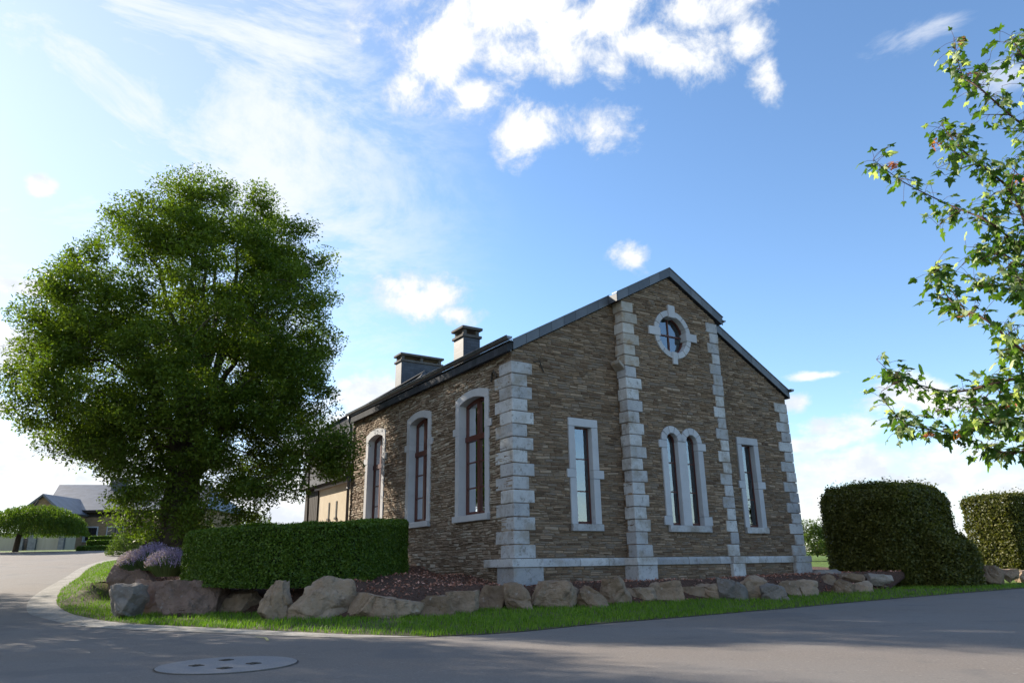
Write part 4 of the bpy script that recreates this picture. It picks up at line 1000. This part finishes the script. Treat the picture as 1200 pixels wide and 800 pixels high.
# ------------------------------------------------------------------ trees
def limb_path(a, b, r, n=7, bow=.12, up=.35):
    a, b = V3(a), V3(b); d = b-a; L_ = d.length; out = []; j = V3((r.uniform(-1, 1), r.uniform(-1, 1), r.uniform(-.3, .3)))*L_*bow
    for i in range(n+1):
        t = i/n; out.append(a+d*t+V3((0, 0, 1))*L_*up*math.sin(math.pi*t)*.35+j*math.sin(math.pi*t)+V3((r.uniform(-1, 1), r.uniform(-1, 1), r.uniform(-1, 1)))*L_*.018*(0 < i < n))
    return out
def tree(name, base, env, nclump, nleaf, leaf, m, seed, label, cat='tree', trunk_h=2.6, trunk_r=.5, nlimb=12, csize=.55, group=None, extra=(), hollow=.45, bark=None, droop=.2, seeds=None, ecc=.9, low=.0, flare=True):
    """env: list of (z, cx, rx) relative to base"""
    r = random.Random(seed); rn = np.random.RandomState(seed); root = empty(name, base, 0, label, cat, group)
    ez = [e_[0] for e_ in env]; ex = [e_[1] for e_ in env]; er = [e_[2] for e_ in env]
    wts = np.array(er)**2; cl = []
    zz = np.linspace(ez[0], ez[-1], 200); ww = np.interp(zz, ez, er)**2; ww /= ww.sum()
    while len(cl) < nclump:
        z = rn.choice(zz, p=ww)+rn.uniform(-.1, .1); R_ = np.interp(z, ez, er); cx = np.interp(z, ez, ex)
        q_ = math.sqrt(rn.uniform(0, 1)); th = rn.uniform(0, 2*math.pi)
        if q_ < hollow and rn.uniform() < .75: continue
        p = np.array([cx+R_*q_*math.cos(th), R_*ecc*q_*math.sin(th), z])
        if noise.noise((p[0]*.6+seed, p[1]*.6, p[2]*.7)) < -.15 and q_ < .98: continue
        cl.append(p)
    cl = np.array(cl+[np.array(e_) for e_ in extra])
    top = V3((0, 0, trunk_h)); tr = MB()
    tp = [V3((0, 0, -.4)), V3((0, 0, 0)), V3((.02, 0, trunk_h*.25)), V3((.05, .02, trunk_h*.6)), V3((.02, 0, trunk_h))]
    tr.tube(tp, [trunk_r*1.5, trunk_r*1.25, trunk_r*.98, trunk_r*.9, trunk_r*.8], 14)
    if flare:
        for k in range(7):
            a = k*.9+r.uniform(-.2, .2); l = trunk_r*r.uniform(1.7, 2.5); tr.tube([V3((0, 0, trunk_r*1.2)), V3((math.cos(a)*trunk_r*1.1, math.sin(a)*trunk_r*1.1, trunk_r*.45)), V3((math.cos(a)*l, math.sin(a)*l, -.25-.1*l))], [trunk_r*.45, trunk_r*.36, trunk_r*.14], 7)
    tr.build('trunk', bark or M_bark, root, smooth=True)
    lm = MB(); nodes = []
    zc = ez[-1]*.55
    for k in range(nlimb):
        a = k*2.399+r.uniform(-.3, .3); f = (k+.5)/nlimb; z = ez[0]+(ez[-1]-ez[0])*(.22+.72*f); R_ = np.interp(z, ez, er)*(.72-.5*f*f); cx = np.interp(z, ez, ex)
        s0 = V3((0, 0, trunk_h*(.45+.5*r.random()))) if k < nlimb*.45 else V3((0, 0, trunk_h*.95))
        pth = limb_path(s0, (cx+R_*math.cos(a), R_*ecc*math.sin(a), z), r, 9, .08, .5 if f < .5 else .1)
        r0 = trunk_r*r.uniform(.20, .30)*(1 if f < .4 else 1.15)
        rr = [r0*(1-.82*(i/9)**.8) for i in range(10)]; lm.tube(pth, rr, 8)
        nodes += [(p, rr[i]) for i, p in enumerate(pth) if i > 2]
    NP = np.array([tuple(p) for p, _ in nodes]); NR = [x for _, x in nodes]
    sec = []
    for j in range(0, len(cl), 1):
        c_ = cl[j]; d = np.linalg.norm(NP-c_, axis=1)+np.maximum(0, NP[:, 2]-c_[2])*1.2; i = int(np.argmin(d)); L_ = d[i]
        if j % 3 == 0 and L_ > .7:
            pth = limb_path(NP[i], c_, r, 4, .1, .3); r0 = min(NR[i]*.6, .02+.016*L_); lm.tube(pth, [r0, r0*.8, r0*.6, r0*.42, .01], 5, cap=False)
            NP = np.vstack([NP, [tuple(p) for p in pth[1:]]]); NR += [r0*.8, r0*.6, r0*.42, .012]
        else:
            pth = limb_path(NP[i], c_, r, 3, .08, .2); lm.tube(pth, [min(.022, NR[i]*.7), .014, .009, .005], 4, cap=False)
    lm.build('limbs', bark or M_bark, root, smooth=True)
    k = rn.randint(0, len(cl), nleaf); sz = csize*rn.uniform(.65, 1.35, len(cl))
    dirv = rn.normal(size=(nleaf, 3)); dirv /= np.linalg.norm(dirv, axis=1)[:, None]; rad_ = rn.uniform(0, 1, nleaf)**.5
    P = cl[k]+dirv*(rad_*sz[k])[:, None]*np.array([1.1, 1.1, .8])
    # compound sprays: leaves share twigs
    V, Fc, q_ = leaf_cloud(P, leaf, leaf*.42, rn, up=.45, droop=droop)
    cr = rn.uniform(-.26, .26, len(cl))[k]; q_ = np.clip(q_*.75+.12+np.repeat(cr, 4), 0, 1)
    np_mesh('crown', V, Fc, m, rnd=q_, parent=root)
    return root
def env_px(base, D, rows):
    out = []
    for (py, a, b) in rows:
        p, q_ = at(a, py, D), at(b, py, D); out.append((p.z-base[2], (p.x+q_.x)/2-base[0], (q_.x-p.x)/2*.91))
    return sorted(out)
tb_ = (at(203, 640, 22).x, 22, 1.55)
lowc = []; rl = random.Random(77)
for (pa_, pb_, ya, yb_, n_) in ((134, 182, 575, 625, 14), (215, 300, 570, 618, 20), (182, 235, 560, 640, 12), (280, 350, 540, 590, 12), (362, 408, 505, 556, 26), (140, 200, 530, 575, 10)):
    for _ in range(n_):
        Dd = rl.uniform(20.2, 23.2) if pa_ > 300 or pa_ < 120 else rl.uniform(20.0, 22.6); p = at(rl.uniform(pa_, pb_), rl.uniform(ya, yb_), Dd); lowc.append((p.x-tb_[0], p.y-tb_[1], p.z-tb_[2]))
tree('ash_tree', tb_, env_px(tb_, 22, [(575, 165, 300), (556, 128, 352), (532, 60, 384), (500, 20, 392), (460, 12, 400), (420, 22, 404), (385, 38, 408), (350, 68, 405), (318, 94, 398), (288, 120, 386), (264, 146, 366), (243, 172, 344), (228, 198, 314), (219, 218, 288)]),
     1050, 300000, .125, M_ash, 7, 'huge spreading broadleaf tree with a dark thick trunk behind the clipped hedge', trunk_h=3.0, trunk_r=.52, nlimb=18, csize=.52, hollow=.45, extra=lowc)
# trees just outside the left of the picture, whose shade falls on the road
tree('ash_tree', (-20.4, 16.9, .0), [(2.5, 0, 2.5), (4, 0, 5.2), (8, 0, 5.6), (11, 0, 4.2), (13.5, 0, 2.6), (15.5, 0, 1.2)], 260, 90000, .2, M_ash, 8, 'second broadleaf tree on the far side of the road bend', trunk_h=3, trunk_r=.4, nlimb=10, csize=.95)
tree('ash_tree', (-33, 26.5, 1.2), [(2.5, 0, 3), (4, 0, 5.0), (8, 0, 5.6), (12, 0, 4.2), (14, 0, 1)], 200, 60000, .22, M_ash, 9, 'third broadleaf tree further up the road bend', trunk_h=3, trunk_r=.4, nlimb=10, csize=1.0)

def shrub(name, c, rx, ry, h, n, leaf, m, seed, label, cat='shrub', group=None, shape=2.):
    r = np.random.RandomState(seed); root = empty(name, c, 0, label, cat, group)
    d = r.normal(size=(n, 3)); d[:, 2] = np.abs(d[:, 2]); d /= np.linalg.norm(d, axis=1)[:, None]; k = r.uniform(.55, 1, n)**.6
    P = d*k[:, None]*np.array([rx, ry, h]); nz = vnoise(P[:, 0]*1.1, P[:, 1]+P[:, 2], 2.2/max(rx, .5), seed); P *= (1+.35*nz)[:, None]
    V, Fc, q_ = leaf_cloud(P, leaf, leaf*.5, r, up=.3); np_mesh('foliage', V, Fc, m, rnd=q_, parent=root)
    st = MB(); rr = random.Random(seed)
    for i in range(9):
        a = rr.uniform(0, 6.28); st.tube([V3((0, 0, -.1)), V3((math.cos(a)*rx*.3, math.sin(a)*ry*.3, h*.4)), V3((math.cos(a)*rx*.7, math.sin(a)*ry*.7, h*.75))], [.03, .02, .008], 5)
    st.build('stems', M_bark, root); return root
def lavender(c, rx, h, seed, label):
    r = np.random.RandomState(seed); root = empty('lavender_bush', c, 0, label, 'lavender', 'lavender bushes at the foot of the big tree'); rx = rx
    n = 2600; a = r.uniform(0, 2*np.pi, n); q_ = r.uniform(0, 1, n)**.5
    base = np.column_stack([np.cos(a)*q_*rx*.45, np.sin(a)*q_*rx*.45, np.zeros(n)]); tip = np.column_stack([np.cos(a)*q_*rx, np.sin(a)*q_*rx, h*np.sqrt(1-.75*q_**2)*r.uniform(.75, 1.1, n)])
    s = np.column_stack([-np.sin(a), np.cos(a), np.zeros(n)])*.007
    t = .74; m_ = base+(tip-base)*t
    V = np.stack([base-s, base+s, m_+s, m_-s], 1).reshape(-1, 3); i = np.arange(n)*4
    np_mesh('foliage', V, np.stack([i, i+1, i+2, i+3], 1), M_lavL, rnd=np.repeat(r.uniform(0, 1, n), 4), parent=root)
    k = r.uniform(0, 1, n) < .38; mk, tk = m_[k], tip[k]; P = np.concatenate([mk+(tk-mk)*f for f in (.35, .6, .85, 1.)])
    V, Fc, q2 = leaf_cloud(P, .035, .022, r, up=.1); np_mesh('flower_spikes', V, Fc, M_lav, rnd=q2, parent=root)
p = at(158, 671, 18.3); lavender((p.x, p.y, p.z-.02), .46, .55, 1, 'purple flowering lavender bush nearest the road bend')
p = at(196, 674, 17.0); lavender((p.x, p.y, p.z-.02), .52, .60, 2, 'pale flowering lavender bush against the left end of the clipped hedge')
p = at(178, 668, 18.2); lavender((p.x, p.y, p.z), .5, .62, 3, 'lavender bush with violet spikes behind the other two by the trunk')
# shrubs
p = at(152, 643, 40); shrub('shrub', (p.x, p.y, p.z-.3), 1.1, 1.1, 1.15, 5000, .10, M_shrub, 5, 'light feathery green shrub beyond the road left of the big trunk')
p = at(302, 612, 32); shrub('shrub', (p.x, p.y, p.z-1.8), .95, .9, 2.4, 5000, .10, M_ash, 6, 'small leafy shrub showing above the clipped hedge below the big crown')
p = at(958, 650, 46); shrub('shrub', (p.x, p.y, p.z), 1.5, 1.3, 2.1, 9000, .13, M_shrub, 7, 'loose pale green shrub on the grass behind the far corner', group=None)
p = at(985, 650, 50); shrub('shrub', (p.x, p.y, p.z), 1.7, 1.3, 1.7, 8000, .13, M_beech, 8, 'darker shrub partly behind the big dark hedge')
# tiers of low hedge by the far house
def lowhedge(px0, px1, yt, yb, D, seed, label):
    a, b = at(px0, yb, D), at(px1, yb, D); t = at(px0, yt, D)
    hedge('low_hedge', [(a.x, a.y+.4), ((a.x+b.x)/2, a.y+.4), (b.x, b.y+.4)], .8, lin(a.z-.1, b.z-.1), lin(t.z, t.z), 9000, M_box, .10, label, 'hedge', 'low clipped hedges by the far house', round_=.08, rough=.02, seed=seed)
lowhedge(88, 149, 640, 650, 46, 1, 'lowest and longest clipped hedge tier before the far house')
lowhedge(100, 136, 633, 643, 48.5, 2, 'middle clipped hedge tier before the far house')
lowhedge(103, 134, 628, 637, 50.5, 3, 'topmost clipped hedge tier below the far house windows')

# weeping tree
def weeping():
    D = 46; b = at(34, 648, D); root = empty('weeping_tree', b, 0, 'drooping willow-like tree with a thin trunk beside the far house', 'tree'); r = np.random.RandomState(4); rr = random.Random(4)
    tr = MB()
    dx, lean = -.9, .7; tr.tube([V3((dx, 0, -.3)), V3((dx+.1, 0, 1.2)), V3((dx+lean, 0, 2.6)), V3((0, 0, 3.2))], [.18, .15, .11, .05], 8)
    tr.build('trunk', M_bark, root, smooth=True)
    L_ = []; n = 1500
    for i in range(n):
        a = rr.uniform(0, 6.28); q_ = rr.uniform(.02, 1)**.5; x, y = math.cos(a)*q_*2.9, math.sin(a)*q_*2.4; z1 = rr.uniform(.8, 1.0)*(1.2+1.75*math.sqrt(max(.03, 1-q_*q_*.9))); ln = rr.uniform(.5, 1.4)
        for k in range(26):
            t = k/26; L_.append((x*(1+.12*t)+rr.gauss(0, .05), y*(1+.12*t)+rr.gauss(0, .05), max(1.0+.25*rr.random(), z1-ln*t*t*1.2)))
    V, Fc, q2 = leaf_cloud(np.array(L_), .13, .045, r, up=.1, droop=1.6); np_mesh('crown', V, Fc, M_ash, rnd=q2*.35, parent=root)
weeping()

# ------------------------------------------------------------------ far house
def far_house():
    D = 66; root = empty('slate_roof_house', at(100, 648, D), 0, 'long low stone house with grey slate roof and chimney beyond the road', 'house'); off = V3(root.location)
    def P_(px, py, d=D): return at(px, py, d)-off
    gz = -.6; e = P_(66, 597).z; x0 = P_(57, 597).x; x1 = P_(245, 597).x; rz = P_(100, 567).z; dep = 9
    w = MB(); w.box(x0+.3, x1-.3, 0, dep, gz, e); w.build('wall', M_farstone, root)
    r_ = MB(); rdg = dep*.5; y0 = -.4
    A, B_, C_, D_ = V3((x0-.2, y0, e-.1)), V3((x1, y0, e-.1)), V3((P_(245, 567, D+4).x, rdg, P_(245, 567, D+4).z)), V3((P_(66, 567, D+4).x, rdg, P_(66, 567, D+4).z))
    r_.prism([A, B_, C_, D_], V3((0, .1, -.15))); A2, B2 = V3((x0-.2, dep+.4, e-.1)), V3((x1, dep+.4, e-.1)); r_.prism([B2, A2, D_, C_], V3((0, -.1, -.15))); r_.prism([A, D_, A2], V3((.1, 0, -.1)))
    r_.prism([B_, B2, C_], V3((-.1, 0, -.1)))
    ro = r_.build('roof', M_farslate, root)
    fb = MB(); fb.box(x0, x1-.1, y0-.03, y0+.05, e-.32, e-.12); fb.box(x0+.3, x1-.3, -.02, -.004, e-.7, e-.32); fb.build('fascia', M_timber, ro)
    # projecting gabled wing on the left
    wx0, wx1 = P_(20, 597, D-4).x, P_(72.5, 597, D-4).x; we = P_(72, 597, D-4).z; wr = P_(40, 578, D-4).z
    g = MB(); g.box(wx0+.2, wx1-.2, -3.6, 2, gz, we-.1); g.prism([V3((wx0+.2, -3.6, we-.1)), V3((wx1-.2, -3.6, we-.1)), V3(((wx0+wx1)/2, -3.6, wr-.15))], V3((0, 5, 0))); g.build('wing_wall', M_farstone, root)
    g = MB(); m = V3(((wx0+wx1)/2, -3.9, wr)); g.prism([V3((wx0-.1, -3.9, we-.2)), m, V3((wx1+.1, -3.9, we-.2)), V3((wx1-.05, -3.9, we-.35)), m-V3((0, 0, .18)), V3((wx0+.05, -3.9, we-.35))], V3((0, 7.5, 0))); g.build('wing_roof', M_farslate, root)
    def win(a, b, t, bt):
        p, q_ = P_(a, t), P_(b, bt); k = MB(); k.box(p.x-.1, q_.x+.1, -.06, .1, q_.z-.12, p.z+.1); f = k.build('window', M_limeS, root)
        k = MB(); k.box(p.x, q_.x, -.075, -.062, q_.z, p.z); k.build('pane', M_pane, f)
        k = MB(); c_ = (p.x+q_.x)/2; k.box(c_-.03, c_+.03, -.1, -.077, q_.z, p.z); k.box(p.x, q_.x, -.1, -.08, (p.z+q_.z)/2-.02, (p.z+q_.z)/2+.02); k.build('frame', M_timber, f)
    for a, b in ((86, 96.5), (102, 112), (127, 143), (166, 176), (196, 206)): win(a, b, 618, 633)
    c0, c1 = P_(106.5, 572), P_(120.5, 556); k = MB(); k.box(c0.x, c1.x, rdg-1.2, rdg+.2, rz-.9, c1.z-.35); ch = k.build('chimney', M_slateC, root)
    k = MB(); k.box(c0.x-.1, c1.x+.1, rdg-1.3, rdg+.3, c1.z-.35, c1.z-.22); k.box(c0.x-.1, c1.x+.1, rdg-1.3, rdg+.3, c1.z+.0, c1.z+.12)
    for i in range(4): x = c0.x+(c1.x-c0.x-.15)*i/3; k.box(x, x+.15, rdg-1.25, rdg-1.1, c1.z-.22, c1.z); k.box(x, x+.15, rdg+.1, rdg+.25, c1.z-.22, c1.z)
    k.build('chimney_cap', M_concrete, ch)
    # low pale rendered outbuilding attached in front of the wing
    for a, b in ((40, 69), (-12, 20)):
        k = MB(); p, q_ = P_(a, 625, D-6), P_(b, 648, D-6); k.box(p.x, q_.x, -6, -4, gz-.3, p.z)
        k.build('rendered_wall', M_panel, root)
    for a, b in ((69.5, 72), (20, 24), (34, 39)):
        k = MB(); p, q_ = P_(a, 624, D-6.2), P_(b, 648, D-6.2); k.box(p.x, q_.x, -6.15, -5.9, gz-.3, p.z)
        k.build('post', M_zinc, root)
    k = MB(); p, q_ = P_(24, 625, D-5), P_(40, 648, D-5); k.box(p.x, q_.x, -4.9, -4, gz-.3, p.z); k.build('dark_doorway', M_timber, root)
M_farstone = mat('far_house_stone', [(.3, (0.150, 0.099, 0.060)), (.5, (0.250, 0.171, 0.101)), (.7, (0.338, 0.237, 0.143))], nscale=2.4, rough=.95, stretch=(1, 1, 3.2), bump=.5, detail=10, nrough=.75)
M_farslate = mat('far_house_slate', [(.2, (.065, .072, .088)), (.8, (.11, .12, .14))], nscale=2, rough=.42, spec=.6, extra=slate_rows((1, 0, 0), (0, .8, .6), .6, .3, .6))
M_pane = mat('dark_pane', [(.3, (.012, .012, .014)), (.7, (.02, .02, .024))], rough=.1, spec=.5)
M_panel = mat('pale_render', [(.3, (0.378, 0.320, 0.238)), (.7, (0.468, 0.402, 0.301))], nscale=1.2, rough=.9, stretch=(3, 1, .4))
far_house()
# slender mast
p = at(362, 612, 24.5); pm = MB(); t = at(364, 508, 24.5); pm.tube([V3((p.x, p.y, .8)), V3((t.x, t.y, t.z))], [.035, .028], 8); pm.tube([V3((p.x, p.y, .6)), V3((p.x, p.y, .95))], .07, 8)
pm.build('pole', M_timber, label='thin dark pole standing behind the hedge beside the rear wing', cat='pole', smooth=True)

# ------------------------------------------------------------------ maple reaching in from the right
def maple():
    r = random.Random(31); base = (7.6, 5.6, 0.0); root = empty('maple_tree', base, 0, 'maple with lobed leaves and orange seed keys overhanging from the right edge', 'tree'); off = V3(base)
    D = 5.2
    def Q(px, py, d=0): return at(px, py, D+d)-off
    tr = MB(); tr.tube([V3((0, 0, -.4)), V3((0, 0, .4)), V3((-.1, 0, 2)), V3((-.15, 0, 4)), V3((-.1, .1, 6.5))], [.26, .2, .16, .13, .05], 12); tr.build('trunk', M_bark, root, smooth=True)
    br = [([(1330, 260), (1240, 180), (1184, 135), (1150, 105), (1127, 86), (1118, 44)], .0), ([(1330, 420), (1260, 330), (1200, 292), (1157, 259), (1112, 240), (1060, 214), (1023, 187)], .2),
          ([(1210, 285), (1185, 225), (1146, 191), (1124, 172), (1103, 146)], -.1), ([(1330, 480), (1260, 440), (1198, 410), (1156, 375), (1120, 358), (1104, 336), (1096, 314)], -.2),
          ([(1340, 500), (1260, 455), (1198, 444), (1162, 450), (1117, 459), (1071, 449), (1049, 440), (1027, 421)], .1), ([(1330, 560), (1260, 515), (1200, 498), (1162, 495), (1127, 506), (1065, 498), (1049, 485), (1034, 467)], .3),
          ([(1340, 380), (1260, 330), (1215, 318), (1180, 300), (1150, 292), (1120, 318)], .5), ([(1320, 160), (1260, 110), (1215, 80), (1195, 62), (1188, 45)], .3), ([(1330, 600), (1260, 540), (1215, 528), (1180, 530), (1150, 522)], .6),
          ([(1340, 330), (1250, 240), (1200, 210), (1180, 190)], .6), ([(1340, 440), (1250, 380), (1210, 350), (1170, 335), (1140, 330)], .8),
          ([(1340, 520), (1240, 470), (1190, 470), (1150, 475), (1100, 480)], .9), ([(1300, 420), (1230, 350), (1200, 330), (1172, 318)], -.4)]
    b = MB(); leaves = []; keys = []
    for pts, dd in br:
        pth = [Q(px, py, dd+.3*math.sin(i*1.7)) for i, (px, py) in enumerate(pts)]
        pth = [V3(p_) for p_ in smooth_curve(pth, .06)]; n = len(pth)
        src = V3((-.1, 0, max(.8, min(5.5, pth[0].z-1.0)))); full = limb_path(src, pth[0], r, 6, .05, .1)[:-1]+pth
        rad_ = [.024-.012*i/6 for i in range(6)]+[.012*(1-i/n)**.9+.0018 for i in range(n)]; b.tube(full, rad_, 5)
        acc = 0.
        for i in range(2, n):
            f = i/n; c_ = pth[i]
            for _ in range((2 if r.random() < .8 else 1) if f < .9 else 3):
                leaves.append((c_, c_+V3((r.gauss(0, .055), r.gauss(0, .07), r.gauss(0, .045)))))
            if f < .92 and r.random() < (.80 if f < .55 else .50):          # a side twig with its own leaves
                tdir = (pth[i]-pth[i-1]).normalized(); sd = (tdir*.8+V3((r.gauss(0, .45), r.gauss(0, .7), r.gauss(0, .38)))).normalized(); l = r.uniform(.10, .34)*(1.1-.5*f)
                tw = [c_+sd*l*k/4+V3((0, 0, .02*math.sin(k)))*l for k in range(5)]; b.tube(tw, [.0045, .004, .003, .0022, .0015], 4)
                for k in range(1, 5):
                    for _ in range(2): leaves.append((tw[k], tw[k]+V3((r.gauss(0, .045), r.gauss(0, .06), r.gauss(0, .035)))))
            if r.random() < .045 and f > .1: keys.append(pth[i]+V3((r.gauss(0, .05), -.05+r.gauss(0, .05), -.04)))
    # petioles
    for c_, t in leaves: b.tube([c_, (c_+t)/2+V3((0, 0, .012)), t], .0016, 3, cap=False)
    b.build('branches', M_twig, root, smooth=True)
    lob = [(0, -.02), (.10, -.12), (.30, -.16), (.22, -.02), (.50, .10), (.36, .16), (.46, .36), (.26, .34), (.17, .46), (.12, .72), (0, .95)]
    out = lob+[(-x, y) for x, y in lob[-2:0:-1]]; m_ = len(out)
    V, Fc, Rn = [], [], []
    for c_, t in leaves:
        d = (t-c_); d.z -= .05; d = d.normalized(); sz = r.uniform(.042, .092)
        nrm = V3((r.gauss(0, .45), r.gauss(0, .45), 1)).normalized()
        if r.random() < .12: nrm = V3((r.gauss(0, 1), -1, r.gauss(0, .4))).normalized()
        s = d.cross(nrm).normalized(); nn = s.cross(d); k = len(V); q_ = r.random()
        V.append(t+d*.28*sz+nn*.05*sz)
        for x, y in out: V.append(t+s*x*sz*1.05+d*y*sz+nn*(-.22*abs(x)-.18*y*y+.1*math.sin(x*9+q_*6))*sz)
        Fc += [(k, k+1+i, k+1+(i+1) % m_) for i in range(m_)]; Rn += [q_]*(m_+1)
    np_mesh('leaves', np.array([tuple(v) for v in V]), np.array(Fc), M_maple, rnd=Rn, parent=root)
    for c_ in keys[:96]:
        V, Fc, Rn = [], [], []
        for _ in range(20):
            o = c_+V3((r.gauss(0, .018), r.gauss(0, .018), r.gauss(0, .015))); d = V3((r.gauss(0, 1), r.gauss(0, 1), -.6+r.gauss(0, .4))).normalized(); s = d.orthogonal().normalized()*.011; k = len(V)
            V += [o-s*.5, o+s*.5, o+d*.036+s*1.2, o+d*.05, o+d*.036-s*.8]; Fc += [(k, k+1, k+2), (k, k+2, k+3), (k, k+3, k+4)]; Rn += [r.random()]*5
        np_mesh('seed_keys', np.array([tuple(v) for v in V]), np.array(Fc), M_samara, rnd=Rn, parent=root)
maple()
